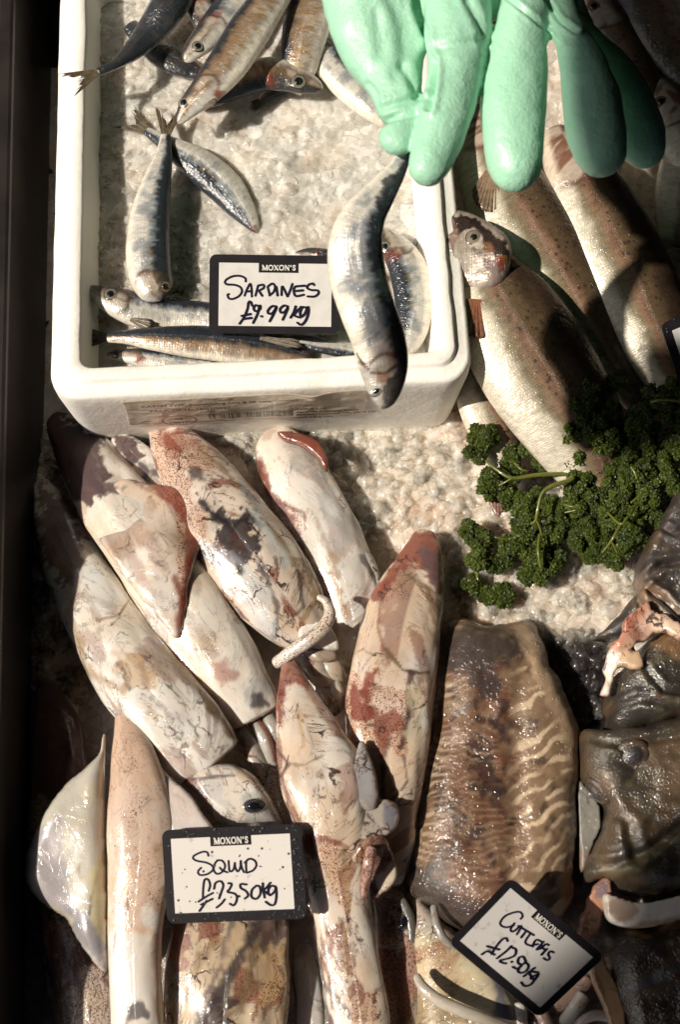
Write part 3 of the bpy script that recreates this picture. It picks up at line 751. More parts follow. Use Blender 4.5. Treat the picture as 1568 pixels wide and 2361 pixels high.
sd('bronze flanked sardine standing tail down beside the glove cuff', [(668, 210, .09, 28), (690, 150, .1, 44), (703, 80, .105, 53), (722, 0, .105, 58), (740, -90, .1, 50)], -1, tone='bronze', seed=10, head=.97)
sd('pale silver sardine running down right beneath the glove', [(690, 60, .085, 26), (745, 125, .092, 40), (800, 185, .095, 46), (860, 240, .095, 42), (905, 285, .09, 22)], -1, tone='silver', seed=11, head=.95)
sd('small sardine with only its brown tail fin showing on the ice', [(600, 232, .078, 8), (620, 215, .08, 12), (660, 195, .08, 20), (700, 150, .08, 26)], 1, tail=(75, .35), seed=12, head=.98, tone='bronze')
sd('half buried sardine pointing down right with its forked tail up left', [(338, 302, .086, 11), (370, 322, .088, 18), (410, 348, .089, 30), (455, 378, .086, 42), (510, 425, .082, 44), (552, 475, .08, 34), (580, 515, .079, 18), (592, 538, .078, 5)], 1, tail=(88, .36), tone='silver', seed=13, head=.97)
sd('upright silver sardine with its head down and tail fin raised', [(382, 312, .098, 12), (378, 345, .1, 17), (370, 385, .101, 26), (356, 440, .101, 39), (345, 505, .1, 47), (341, 570, .1, 51), (345, 630, .1, 50), (358, 668, .099, 42), (370, 694, .097, 24)], -1, eye=(378, 660, 13, (.4, .28, .14)), tail=(98, .27), tone='silver', seed=14, head=.86, cap=(0, .009), redgill=.2)
sd('sardine with its head in the left corner of the box, ice over its flank', [(590, 745, .085, 28), (520, 735, .086, 34), (450, 728, .084, 38), (385, 726, .084, 41), (322, 716, .088, 44), (268, 697, .092, 37), (228, 678, .093, 23), (202, 661, .093, 8)], 1, eye=(253, 680, 15), tone='silver', seed=15, head=.74, redgill=.1)
sd('dark bronze sardine lying along the front wall with its tail to the left', [(247, 778, .092, 12), (290, 777, .094, 17), (345, 780, .096, 27), (410, 785, .096, 37), (475, 790, .095, 42), (550, 799, .094, 42), (640, 812, .09, 38), (720, 830, .085, 28)], -1, tail=(86, .33), tone='bronze', dk=.8, seed=16, head=.96)
sd('sardine head peeping out below the dark bronze sardine', [(560, 850, .075, 26), (470, 842, .076, 28), (380, 832, .077, 26), (310, 822, .078, 20), (244, 818, .077, 8)], 1, eye=(266, 814, 11), tone='silver', seed=17, head=.74, redgill=.6)
sd('silver sardine with its thin tail reaching left along the front rim', [(690, 792, .096, 7), (730, 800, .096, 11), (785, 808, .095, 18), (845, 820, .093, 26), (900, 835, .09, 26)], 1, tail=(110, .16), tone='silver', seed=18, head=.97, tailcol=(.3, .25, .18))
sd('dark slip of a sardine behind the lower right corner of the sardine card', [(610, 795, .086, 12), (680, 785, .088, 15), (730, 787, .087, 12), (768, 796, .085, 4)], -1, tone='back', seed=19, head=.96)
sd('belly up sardine curled against the right wall behind the held fish', [(905, 835, .09, 16), (940, 785, .094, 34), (955, 730, .096, 42), (953, 670, .096, 46), (938, 612, .096, 44), (908, 565, .094, 34), (884, 528, .092, 14)], -1, eye=(889, 568, 14), tone='silver', seed=20, head=.74, redgill=.5)
sd('olive headed sardine poking out behind the top of the sardine card', [(790, 600, .088, 22), (750, 588, .09, 17), (715, 580, .09, 11), (680, 583, .089, 4)], 1, eye=(742, 578, 5), tone='back', seed=21, head=.5)

t, g = sd('blue backed sardine hanging in an S shape from the green glove',
   [(953, 298, 0.360, 12), (930, 360, 0.357, 17), (908, 400, 0.353, 26), (872, 450, 0.349, 40), (838, 500, 0.345, 53), (820, 560, 0.340, 63), (826, 640, 0.330, 67), (848, 715, 0.331, 66), (872, 780, 0.321, 63), (885, 845, 0.311, 56), (886, 900, 0.303, 40), (880, 944, 0.297, 16)],
   -1, eye=(868, 903, 17, (.5, .48, .42), .5, .3, .6, .5), tone='silver', seed=23, head=.83, dk=.0, ns=190, group=None, redgill=.35, cap=(0, .006), ratio=.5, marks=[('p', [(832, 852), (872, 848), (905, 862), (905, 905), (888, 945), (866, 944), (848, 905)], [.48, .45, .41], .9, 4), ('p', [(866, 852), (904, 858), (900, 884), (872, 880)], [.30, .13, .05], .7, 5),
     ('p', [(890, 880), (925, 850), (930, 880), (900, 946), (884, 946)], [.04, .035, .035], .9, 5), ('l', [(828, 838), (856, 862), (888, 862), (925, 836)], [.05, .03, .025], .9, 3), ('l', [(852, 915), (870, 940)], [.08, .06, .05], .7, 2.5),
     ('p', [(905, 400), (925, 390), (900, 470), (885, 560), (900, 680), (930, 760), (940, 860), (915, 850), (885, 740), (868, 640), (860, 550), (872, 470)], [.02, .024, .03], .9, 10), ('p', [(800, 520), (830, 510), (830, 640), (815, 700), (790, 640)], [.25, .30, .38], .5, 20), ('p', [(830, 640), (870, 660), (890, 760), (860, 800), (835, 730)], [.16, .20, .26], .7, 16)])
def small_fin(t, g, base, tip, wd, spread, lift=.002, col=(.32, .27, .2)):
    p, nn = surf(g, *base); q = W(tip[0], tip[1], p[2]+lift); d = q-p; L = np.linalg.norm(d); d /= L
    sd_ = np.cross(d, [0, 0, 1.]); sd_ /= np.linalg.norm(sd_); up = np.cross(sd_, d)
    fin_fan('side_fin', p+up*.0006, d, sd_, up, 8, lambda t_: L*(1-.3*t_*t_), spread, wd, col, t, thick=.0005, jag=.15)
small_fin(t, g, (842, 842), (836, 800), .0025, .3)
for key_, b_, tp_, w_, sp_ in (('sardine with its head in', (300, 735), (350, 752), .002, .25), ('long silver', (470, 245), (500, 232), .002, .25), ('dark bronze sardine lying', (600, 778), (700, 800), .002, .08)):
    to = [o for o in S.objects if o.parent is None and str(o.get('label', '')).startswith(key_)][0]; bo = [c for c in to.children if c.name.startswith('body')][0]
    co = np.zeros(len(bo.data.vertices)*3); bo.data.vertices.foreach_get('co', co); co = co.reshape(-1, 3)+np.array(to.location)
    a_, b2 = proj(co); small_fin(to, dict(V=co, px=a_, py=b2, top=(co[:, 2] > np.median(co[:, 2]))*1.0), b_, tp_, w_, sp_)
# trout
def trout(label, pts, dors, seed, eye=None, head=.88, ratio=.5, cap=(.0, .01), group='trout heaped beside the box', cols=None, gillpts=None, dsh=0.0):
    g = tube(pts, 210, 72, ratio, cap, wob=.0008, seed=seed)
    s = g['s']; d = g['v']*dors+dsh*(1-g['v']**2); P = np.stack([g['uv'][:, 0], g['uv'][:, 1], 0*s], 1)+seed; n = fbm(P, 60, 4, seed); dd = d+(n-.5)*.3
    c = np.tile([.74, .69, .58], (len(s), 1)); met = np.full(len(s), .08)
    c = mix(c, [.22, .185, .12], ss(-.42, -.1, dd)); c = mix(c, [.115, .078, .045], ss(-.05, .3, dd)); c = mix(c, [.045, .028, .018], ss(.45, .75, dd)); met = met*(1-.75*ss(-.4, .0, dd))
    c = mix(c, [.50, .22, .16], np.exp(-((dd-.12)/.13)**2)*.3)
    ll = np.exp(-((d-.10)/.012)**2)*(s < head); c = mix(c, [.16, .11, .09], ll*.6)
    sh = s+.02*np.cos(d*2)
    hd = ss(head-.01, head+.01, sh)
    hc = mix(np.tile([.46, .38, .32], (len(s), 1)), [.20, .10, .065], ss(.5, .65, fbm(P, 55, 3, seed+3)))
    hc = mix(hc, [.07, .04, .03], ss(.2, .6, d+(n-.5)*.3)); hc = mix(hc, [.66, .56, .45], ss(-.35, -.7, d))
    c = mix(c, hc, hd)
    c = mix(c, [.10, .03, .02], np.exp(-((sh-head)/.007)**2)*ss(.9, .5, np.abs(d))*.8)
    c = mix(c, [.20, .045, .03], np.exp(-((sh-head-.01)/.03)**2)*ss(.5, .7, fbm(P, 50, 3, seed+31))*.8*ss(-.1, .2, d))
    spots = ss(-.15, .2, d)*(1-.5*hd)
    rel = .0016*ss(head-.006, head+.012, sh)*ss(.99, .93, sh)
    g['V'] = g['V']+np.outer(rel*np.clip(g['top'], 0, 1), [0, 0, 1])
    t = thing('trout', label, 'fish', (g['C'][100][0], g['C'][100][1], .03), group)
    mesh('body', g['V'], g['F'], M_TRO, t, c, np.stack([spots, met*(1-.3*hd), 1.0*(1-hd)], 1), g['uv'])
    if eye: add_eye(t, g, *eye)
    return t, g
def pectoral(parent, g, base, tip, wd, spread, col, lift, label=None, seed=1):
    p, nn = surf(g, *base); q, _ = surf(g, *tip); q = q+np.array([0, 0, lift]); d = q-p; L = np.linalg.norm(d); d /= L
    sd_ = np.cross(d, [0, 0, 1.]); sd_ /= np.linalg.norm(sd_); up = np.cross(sd_, d)
    return fin_fan('pectoral_fin', p+up*.0015, d, sd_, up, 15, lambda t: L*(1-.30*t*t-.12*t), spread, wd, col, parent, thick=.0008, jag=.10, seed=seed, label=label)
t2, g2 = trout('pale bellied trout behind the foremost one, head under the glove', [(1470, 930, .055, 30), (1425, 860, .06, 46), (1362, 765, .068, 76), (1295, 655, .075, 104), (1225, 545, .078, 118), (1165, 440, .08, 104), (1122, 345, .082, 74), (1105, 280, .08, 42), (1098, 240, .078, 18)], 1, 2, head=.84, dsh=.15)
pectoral(t2, g2, (1136, 398), (1112, 494), .007, .34, (.46, .32, .22), .003, seed=3)
t3, g3 = trout('brown flanked trout at the right with shade over its back', [(1640, 1010, .05, 30), (1575, 900, .06, 62), (1512, 775, .068, 92), (1455, 650, .075, 108), (1402, 540, .08, 106), (1350, 435, .084, 88), (1305, 345, .084, 58), (1285, 290, .082, 28)], 1, 4, head=.80, dsh=.3)
trout('golden bellied trout under the foremost one, tail out below the parsley', [(1150, 1168, .03, 10), (1158, 1120, .034, 20), (1165, 1060, .04, 40), (1140, 985, .046, 62), (1112, 915, .05, 60), (1095, 850, .05, 40)], 1, 6, head=.98)
tg, gg = trout('large trout lying deep in shade in the upper right corner', [(1640, 230, .06, 40), (1590, 140, .065, 80), (1540, 50, .07, 100), (1500, -50, .07, 100)], -1, 8, head=.98)
trout('shaded trout just right of the fingers, head upward', [(1520, 330, .05, 40), (1470, 230, .06, 70), (1420, 130, .064, 82), (1375, 40, .068, 70), (1345, -20, .068, 36)], 1, 9, eye=(1368, 18, 15, (.45, .33, .2)), head=.7)
trout('shaded trout whose orange rimmed eye shows at the right edge', [(1700, 480, .05, 50), (1630, 380, .056, 80), (1570, 290, .06, 76), (1525, 220, .062, 48), (1500, 180, .06, 20)], 1, 10, eye=(1526, 235, 15, (.45, .30, .16)), head=.62)
trout('dim trout at the far right edge above the blank card corner', [(1560, 560, .05, 40), (1580, 480, .05, 70), (1600, 400, .05, 80), (1620, 300, .05, 60)], 1, 12, head=.98)
t1, g1 = trout('foremost trout with open mouth and red brown side fin beside the box', [(1440, 1190, .045, 50), (1385, 1090, .06, 92), (1330, 990, .075, 122), (1268, 890, .088, 138), (1212, 800, .096, 138), (1160, 705, .103, 120), (1120, 632, .104, 88), (1095, 590, .102, 64), (1075, 562, .102, 42), (1060, 545, .102, 22)], 1, 3, dsh=.28, eye=(1092, 547, 20, (.58, .46, .34), .42), head=.83, ratio=.5)
pectoral(t1, g1, (1100, 690), (1092, 786), .008, .60, (.34, .13, .07), .004, label='red brown side fin', seed=5)
hg = dome([(1019, 517), (1029, 503), (1044, 496), (1070, 497), (1100, 510), (1132, 529), (1160, 554), (1176, 588), (1175, 622), (1168, 650), (1152, 670), (1120, 679), (1080, 673), (1046, 659), (1029, 637), (1016, 602), (1006, 570), (1002, 545), (1005, 530), (1011, 522), (1021, 531), (1037, 554), (1033, 540), (1026, 528)],
    .115, .017, step=.0011, edge=.75, thick=.004, wob=.0012, seed=7, smooth_n=200, wscale=60, zc=[(1020, 525, .118), (1010, 560, .114), (1060, 665, .108), (1150, 668, .118), (1172, 600, .124), (1110, 520, .116)])
n_ = fbm(hg['V'], 160, 4, 3); c = np.tile([.44, .38, .33], (len(hg['V']), 1)); c = mix(c, [.62, .57, .52], ss(.5, .7, n_)*.7); c = mix(c, [.30, .20, .16], ss(.5, .3, n_)*.5)
for pl, cl, a_, rg in (([(1018, 500), (1045, 494), (1100, 508), (1165, 548), (1190, 615), (1162, 612), (1136, 584), (1116, 570), (1113, 540), (1088, 526), (1062, 535), (1040, 525)], (.035, .02, .018), 1.0, 6), ([(1020, 508), (1040, 500), (1052, 506), (1046, 520), (1028, 522)], (.28, .17, .15), .7, 4), ([(1000, 540), (1006, 522), (1016, 524), (1038, 556), (1030, 560), (1014, 542)], (.035, .02, .02), .95, 3),
    ([(1036, 520), (1055, 520), (1058, 540), (1048, 570), (1040, 550)], (.22, .10, .08), .7, 5), ([(1112, 560), (1140, 555), (1142, 580), (1120, 586)], (.26, .12, .06), .7, 6), ([(1150, 590), (1172, 590), (1174, 620), (1152, 612)], (.28, .14, .05), .7, 4), ([(1142, 600), (1160, 596), (1172, 630), (1150, 630)], (.16, .02, .015), .85, 6), ([(1112, 590), (1140, 600), (1136, 628), (1112, 622)], (.14, .07, .07), .75, 7), ([(1125, 600), (1168, 640), (1160, 662), (1130, 640)], (.30, .22, .22), .7, 6), ([(1128, 664), (1165, 650), (1160, 672), (1130, 680)], (.20, .03, .025), .8, 4)):
    c = mix(c, cl, patch(hg, pl, rg, 2.5, 9)*a_)
for ln, cl, a_, wd in (([(1038, 556), (1050, 600), (1060, 625)], (.20, .12, .10), .8, 2.5), ([(1022, 560), (1034, 600), (1058, 628)], (.30, .20, .15), .7, 3), ([(1060, 640), (1100, 648), (1135, 628)], (.26, .18, .15), .7, 2.5), ([(1090, 575), (1115, 588)], (.08, .05, .04), .7, 5)):
    c = mix(c, cl, streak(hg, ln, wd, seed=11)*a_)
hd = mesh('head', hg['V'], hg['F'], M_TRO, t1, c, np.tile([0, .2, 0], (len(c), 1)), hg['uv'])
eo = [o for o in t1.children if o.name.startswith('eye')][0]
for ch in list(eo.children): bpy.data.objects.remove(ch)
bpy.data.objects.remove(eo)
add_eye(t1, hg, 1092, 547, 19, (.50, .40, .31), .42)
# small tail fin of the golden one
gt = dome([(1140, 1120), (1128, 1150), (1140, 1180), (1152, 1192), (1160, 1180), (1172, 1178), (1168, 1140)], .034, .002, step=.0014, thick=.001, smooth_n=60, rag=.001)
mesh('tail_fin', gt['V'], gt['F'], M_FIN, [o for o in S.objects if o.get('label', '').startswith('golden')][0], col=np.outer(.7+.5*np.sin(gt['px']*.8), [.42, .24, .19]))

# ------------------------------------------------------------------ squid
CREAM = np.array([.66, .58, .51]); WHT = np.array([.75, .72, .68]); RED = np.array([.20, .052, .034]); PUR = np.array([.11, .065, .07]); INK = np.array([.022, .017, .022]); BLU = np.array([.52, .55, .56]); TAN = np.array([.52, .36, .20])
def paint(g, base, marks, seed=0, sp0=.0, vein=.6):
    n = fbm(g['V'], 24, 4, seed+50); c = np.tile(np.array(base, float), (len(g['V']), 1))
    lt = WHT if np.mean(base) > .55 else np.minimum(np.array(base)*1.25, .85); c = mix(c, lt, ss(.45, .65, n)*.7); c = mix(c, c*np.array([.94, .85, .72]), ss(.5, .35, n)*.6)
    spk = np.full(len(c), sp0); ve = np.full(len(c), vein)
    q_ = np.c_[g['uv'][:, 0]*.8, g['uv'][:, 1]*1.7 if g['uv'].shape[1] > 1 else 0*c[:, 0], 0*c[:, 0]+seed*.77]
    tn = fbm(q_, 30, 5, seed+90); tm = ss(.60, .625, tn)*min(1, vein)*.85; c = mix(c, [.24, .10, .07], tm); ed_ = np.exp(-((tn-.60)/.007)**2)*min(1, vein); c = mix(c, [.07, .03, .025], ed_*.6); spk = np.maximum(spk, ss(.56, .62, tn)*.75*min(1, vein))
    th_ = ss(.57, .64, fbm(q_+9, 45, 5, seed+95)); c = mix(c, [.30, .28, .29], th_*.2*min(1, vein))
    for i, mk in enumerate(marks):
        kind, pts, colr, a = mk[:4]; opt = mk[4] if len(mk) > 4 else None
        if kind == 'p': m = patch(g, pts, opt or 10, 6, seed+i)
        else: m = streak(g, pts, opt or 6, seed=seed+i)
        if isinstance(colr, str):
            if colr == 'speck': spk = np.maximum(spk, m*a); c = mix(c, c*np.array([.85, .62, .5]), m*.5)
            if colr == 'vein': ve = np.maximum(ve, m*a)
            if colr == 'clean': spk *= 1-m*a; ve *= 1-m*a
        else: c = mix(c, colr, m*a)
    return c, np.stack([spk, ve, 0*spk], 1)
GSQ = 'whole squid heaped on the ice'
def squid(label, pts, marks=(), base=CREAM, seed=1, ratio=.5, cap=(.006, .01), sp0=.0, vein=.6, ns=300, nt=120, wob=.0027, group=GSQ):
    g = tube(pts, ns, nt, ratio, cap, wob=wob, seed=seed, power=.92)
    g['px'], g['py'] = proj(g['V'])
    c, m = paint(g, base, marks, seed, sp0, vein)
    t = thing('squid', label, 'squid', (g['C'][ns//2][0], g['C'][ns//2][1], 0), group)
    mesh('mantle', g['V'], g['F'], M_SQ, t, c, m, g['uv'])
    return t, g
def lobe(name, parent, outline, z, H, marks=(), base=CREAM, seed=1, sp0=0, vein=.5, zc=None, wob=.0012, edge=.5, ang=-1.0, thick=.003, mat=None, label=None, step=.0018, rag=0, wscale=30, prof=.5):
    g = dome(outline, z, H, step=step, edge=edge, thick=thick, zc=zc, wob=wob, seed=seed, rag=rag, wscale=wscale, prof=prof)
    stretch_uv(g, ang); c, m = paint(g, base, marks, seed, sp0, vein)
    return mesh(name, g['V'], g['F'], mat or M_SQ, parent, c, m, g['uv'], label=label), g
def tent(name, parent, pts, col, ratio=.8, marks=(), seed=1, mat=None, vein=.4, sp0=0, cap=(.003, .003), wob=.0006, ns=60, nt=20, label=None):
    g = tube(pts, ns, nt, ratio, cap, wob=wob, seed=seed); c, m = paint(g, col, marks, seed, sp0, vein)
    return mesh(name, g['V'], g['F'], mat or M_SQ, parent, c, m, g['uv'], label=label), g
def sq_eye(parent, g, px, py, r, squash=.7, ang=0, iris=(.35, .38, .36)):
    return add_eye(parent, g, px, py, r, iris, .62, .5, squash, ang, (.5, .45, .36))

# dim squid at far left, in shade
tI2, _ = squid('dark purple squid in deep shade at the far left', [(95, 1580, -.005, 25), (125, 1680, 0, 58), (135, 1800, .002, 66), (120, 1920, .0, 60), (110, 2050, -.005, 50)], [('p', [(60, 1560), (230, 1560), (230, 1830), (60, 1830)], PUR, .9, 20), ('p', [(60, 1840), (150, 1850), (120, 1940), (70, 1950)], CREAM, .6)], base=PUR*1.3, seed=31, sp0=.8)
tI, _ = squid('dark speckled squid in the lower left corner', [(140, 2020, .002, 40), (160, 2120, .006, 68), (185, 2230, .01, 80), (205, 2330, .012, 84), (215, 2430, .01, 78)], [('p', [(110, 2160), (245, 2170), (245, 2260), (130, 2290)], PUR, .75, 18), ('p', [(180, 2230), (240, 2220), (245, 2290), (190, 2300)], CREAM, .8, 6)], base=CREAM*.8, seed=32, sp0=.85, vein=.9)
# C2
squid('small purple tipped squid wedged below the box between two larger squid', [(262, 1004, .022, 14), (290, 1032, .026, 30), (335, 1080, .026, 38), (395, 1150, .02, 42), (450, 1230, .012, 36)], [('p', [(250, 990), (310, 1010), (325, 1050), (300, 1075), (265, 1050)], PUR, .95, 10), ('p', [(310, 1060), (360, 1075), (370, 1095), (330, 1100)], INK*3, .85, 9)], base=WHT, seed=33)
# D
tD, gD = squid('squid with a rust red fin, uppermost on the right below the box', [(636, 985, .024, 30), (655, 1045, .028, 68), (700, 1145, .03, 84), (752, 1260, .03, 88), (795, 1360, .028, 80), (812, 1450, .022, 60), (808, 1540, .014, 44)],
  [('l', [(588, 1055), (625, 1140), (668, 1190), (690, 1240), (700, 1290)], RED, .9, 9), ('l', [(645, 1160), (700, 1180), (705, 1220)], RED, .7, 4), ('p', [(585, 1060), (625, 1130), (700, 1190), (700, 1300), (640, 1200)], 'speck', .9, 6),
   ('p', [(660, 1030), (725, 1020), (730, 1080), (690, 1090)], np.array([.35, .35, .34]), .6, 9), ('p', [(700, 1010), (760, 1040), (770, 1100), (745, 1070)], RED, .85, 6),
   ('l', [(770, 1280), (775, 1350), (800, 1420)], TAN*.7, .7, 9), ('l', [(560+280, 1290), (868, 1330)], INK*3, .7, 9), ('p', [(740, 1090), (830, 1230), (800, 1260), (740, 1180)], BLU, .45, 12)], base=WHT, seed=34, vein=.45)
lobe('fin', tD, [(640, 992), (690, 998), (738, 1025), (756, 1065), (752, 1088), (728, 1055), (690, 1025), (655, 1012)], .05, .004, [], base=RED*.9, seed=3, zc=[(640, 1000, .046), (750, 1050, .052)], label='rust red fin edge')
tent('tentacle', tD, [(815, 1240, .036, 10), (842, 1290, .034, 18), (862, 1340, .03, 18), (860, 1400, .03, 18), (840, 1450, .03, 14)], WHT*.75, seed=5, vein=1)
# C
tC, gC = squid('ink stained squid in the middle of the upper row, black ink blot on its flank', [(352, 975, .026, 22), (400, 1025, .034, 58), (468, 1120, .042, 86), (540, 1235, .046, 104), (610, 1330, .046, 106), (680, 1420, .042, 84), (735, 1490, .034, 50)],
  [('p', [(345, 990), (420, 990), (480, 1030), (500, 1080), (430, 1090), (460, 1180), (480, 1240), (455, 1260), (420, 1160), (370, 1100)], 'speck', .95, 8), ('p', [(360, 985), (420, 990), (450, 1030), (400, 1060), (370, 1030)], RED*1.5, .5, 10),
   ('p', [(430, 1070), (460, 1075), (470, 1105), (440, 1110)], INK*2.5, .85, 6),
   ('l', [(490, 1060), (560, 1130), (640, 1240), (700, 1340), (740, 1400)], TAN*.5, .75, 6), ('l', [(470, 1160), (500, 1200), (540, 1215), (575, 1190)], INK, .95, 9),
   ('p', [(505, 1190), (575, 1195), (585, 1250), (560, 1300), (520, 1290), (500, 1240)], INK, .92, 24), ('p', [(470, 1250), (540, 1270), (560, 1300), (500, 1300), (470, 1280)], np.array([.28, .28, .32]), .8, 6),
   ('l', [(600, 1200), (590, 1280), (610, 1330)], INK*2, .8, 4), ('l', [(600, 1300), (640, 1400), (630, 1470)], INK*2.5, .75, 5), ('p', [(560, 1300), (620, 1360), (640, 1500), (590, 1460), (540, 1350)], BLU, .6, 8),
   ('l', [(640, 1290), (700, 1290), (730, 1380), (700, 1430)], TAN*.6, .8, 5), ('l', [(690, 1320), (700, 1400), (650, 1450)], INK*3, .7, 4), ('l', [(560, 1110), (600, 1200), (660, 1290)], BLU*.8, .7, 12)], base=CREAM*.94, seed=35, vein=1.0)
tent('tentacle', tC, [(632, 1532, .05, 14), (665, 1508, .062, 15), (705, 1480, .07, 17), (742, 1450, .075, 17), (760, 1418, .077, 15), (752, 1388, .078, 10), (730, 1374, .078, 7)], np.array([.62, .57, .50]), seed=6, sp0=.6)
lobe('mantle_edge', tC, [(690, 1450), (750, 1440), (776, 1470), (778, 1500), (740, 1500), (700, 1490)], .05, .008, [('l', [(700, 1495), (776, 1502)], PUR, .8, 4)], base=WHT, seed=7)
# tentacle heap between
tK = thing('squid', 'grey white squid tentacles spilling between the squid in the centre', 'squid', W(600, 1720, 0), GSQ)
for i, (a, b, c_, hw) in enumerate([((545, 1665), (575, 1720), (615, 1790), 22), ((575, 1650), (610, 1700), (632, 1770), 20), ((600, 1630), (632, 1680), (640, 1740), 17), ((560, 1700), (590, 1760), (620, 1820), 14)]):
    tent('tentacle', tK, [(*a, .03, hw*.7), (*b, .034, hw), (*c_, .026, hw*.8)], np.array([.36, .34, .31]), seed=40+i, vein=1)
tK2 = thing('squid', 'veined white squid head showing below the curled tentacle', 'squid', W(750, 1560, 0), GSQ)
for i, (a, b, c_, hw) in enumerate([((690, 1500), (730, 1545), (775, 1600), 30), ((730, 1490), (765, 1540), (790, 1570), 26), ((770, 1570), (775, 1600), (780, 1640), 20), ((735, 1580), (760, 1610), (775, 1650), 18)]):
    tent('arm', tK2, [(*a, .03, hw*.8), (*b, .036, hw), (*c_, .026, hw*.7)], np.array([.50, .47, .42]), seed=50+i, vein=1)
tent('arm', tK2, [(700, 1490, .045, 14), (735, 1512, .05, 16), (775, 1510, .048, 10)], np.array([.34, .28, .23]), seed=57, vein=1)
# A
tA, gA = squid('broad squid with a dark purple tip and rust red fin margin, upper left', [(122, 958, .0, 20), (165, 1010, .012, 52), (225, 1095, .03, 76), (300, 1210, .042, 88), (378, 1325, .046, 92), (448, 1425, .046, 92), (515, 1530, .042, 88), (568, 1615, .038, 72), (592, 1660, .034, 60)],
  [('p', [(100, 930), (230, 1000), (255, 1100), (210, 1160), (150, 1150), (100, 1050)], PUR*.8, .97, 14), ('p', [(232, 1030), (300, 1080), (320, 1110), (280, 1100), (240, 1075)], WHT, .95, 4), ('l', [(200, 1140), (240, 1120), (290, 1125)], PUR, .9, 9),
   ('p', [(480, 1530), (520, 1515), (540, 1560), (510, 1580)], RED*1.8, .55, 8), ('l', [(555, 1490), (560, 1560), (568, 1620)], np.array([.7, .62, .5]), .5, 4), ('p', [(565, 1560), (625, 1560), (630, 1640), (575, 1620)], BLU*.8, .6, 8),
   ('p', [(575, 1600), (610, 1595), (620, 1625), (580, 1630)], INK*1.5, .8, 8), ('l', [(415, 1500), (470, 1590), (530, 1675)], TAN, .5, 7), ('l', [(480, 1310), (500, 1340), (580, 1460)], TAN*.8, .5, 5)], base=WHT*np.array([1, .97, .92]), seed=36, vein=.35, cap=(.006, .004))
lobe('fin', tA, [(200, 1165), (232, 1120), (285, 1098), (330, 1108), (395, 1116), (440, 1145), (466, 1195), (468, 1240), (452, 1290), (438, 1340), (432, 1400), (412, 1470), (385, 1452), (330, 1385), (262, 1295), (212, 1215)], .06, .005,
  [('p', [(330, 1108), (400, 1112), (470, 1180), (475, 1260), (440, 1370), (410, 1480), (412, 1420), (424, 1330), (430, 1260), (420, 1200), (380, 1150)], RED*1.2, .85, 5), ('l', [(440, 1160), (455, 1210), (440, 1290), (430, 1310)], RED, .8, 6), ('l', [(405, 1330), (420, 1380), (412, 1450)], RED, .8, 7),
   ('p', [(330, 1108), (470, 1150), (470, 1290), (410, 1470), (412, 1340), (400, 1170)], 'speck', .9, 5), ('p', [(195, 1120), (245, 1110), (290, 1120), (270, 1140), (200, 1165)], PUR, .75, 9), ('l', [(310, 1110), (380, 1150), (420, 1230), (435, 1300)], RED, .5, 3)],
  base=CREAM*np.array([1, .96, .93]), seed=37, vein=.45, zc=[(200, 1170, .036), (300, 1110, .050), (460, 1200, .052), (412, 1470, .063), (270, 1300, .062), (380, 1300, .070)], wob=.003, edge=.5, rag=.0015)
# B
tB, gB = squid('longest cream squid on the left, ending in a head with a dark blue eye', [(92, 1105, -.004, 14), (122, 1190, .01, 46), (172, 1310, .026, 68), (238, 1435, .04, 84), (318, 1560, .05, 98), (400, 1660, .054, 100), (462, 1730, .052, 88), (492, 1768, .048, 74)],
  [('p', [(80, 1110), (180, 1180), (190, 1300), (140, 1340), (90, 1250)], PUR*1.5, .8, 16), ('l', [(150, 1300), (170, 1450), (195, 1540), (280, 1590)], TAN*.7, .7, 12), ('l', [(275, 1530), (300, 1590)], INK*3, .8, 6), ('l', [(325, 1530), (345, 1590)], INK*4, .7, 6), ('p', [(250, 1500), (330, 1510), (370, 1590), (290, 1590)], TAN, .55, 14),
   ('l', [(220, 1430), (270, 1420), (300, 1380)], TAN*.5, .8, 3), ('p', [(190, 1290), (260, 1300), (300, 1370), (250, 1420), (200, 1400)], BLU*1.2, .5, 8), ('l', [(450, 1560), (490, 1640), (540, 1700)], TAN*.4, .85, 7), ('l', [(350, 1450), (420, 1540), (470, 1600)], TAN, .5, 6), ('l', [(435, 1660), (460, 1700)], INK*3, .7, 3), ('l', [(345, 1630), (360, 1660)], TAN, .6, 4)],
  base=WHT, seed=38, vein=.55, cap=(.006, .005))
o, gh = lobe('head', tB, [(408, 1798), (470, 1775), (530, 1765), (580, 1785), (612, 1820), (640, 1870), (645, 1905), (560, 1905), (500, 1890), (450, 1840)], .035, .032, [('p', [(440, 1795), (520, 1800), (520, 1870), (470, 1850)], BLU, .5, 8), ('l', [(410, 1800), (450, 1795), (540, 1790)], INK*3, .8, 4), ('p', [(540, 1760), (600, 1800), (560, 1820)], TAN, .5, 8), ('p', [(560, 1830), (640, 1850), (640, 1900), (560, 1900)], BLU*.6, .6, 8)], base=CREAM, seed=41, vein=1, edge=.8)
sq_eye(tB, gh, 588, 1858, 27, .6, .1, (.06, .065, .08))
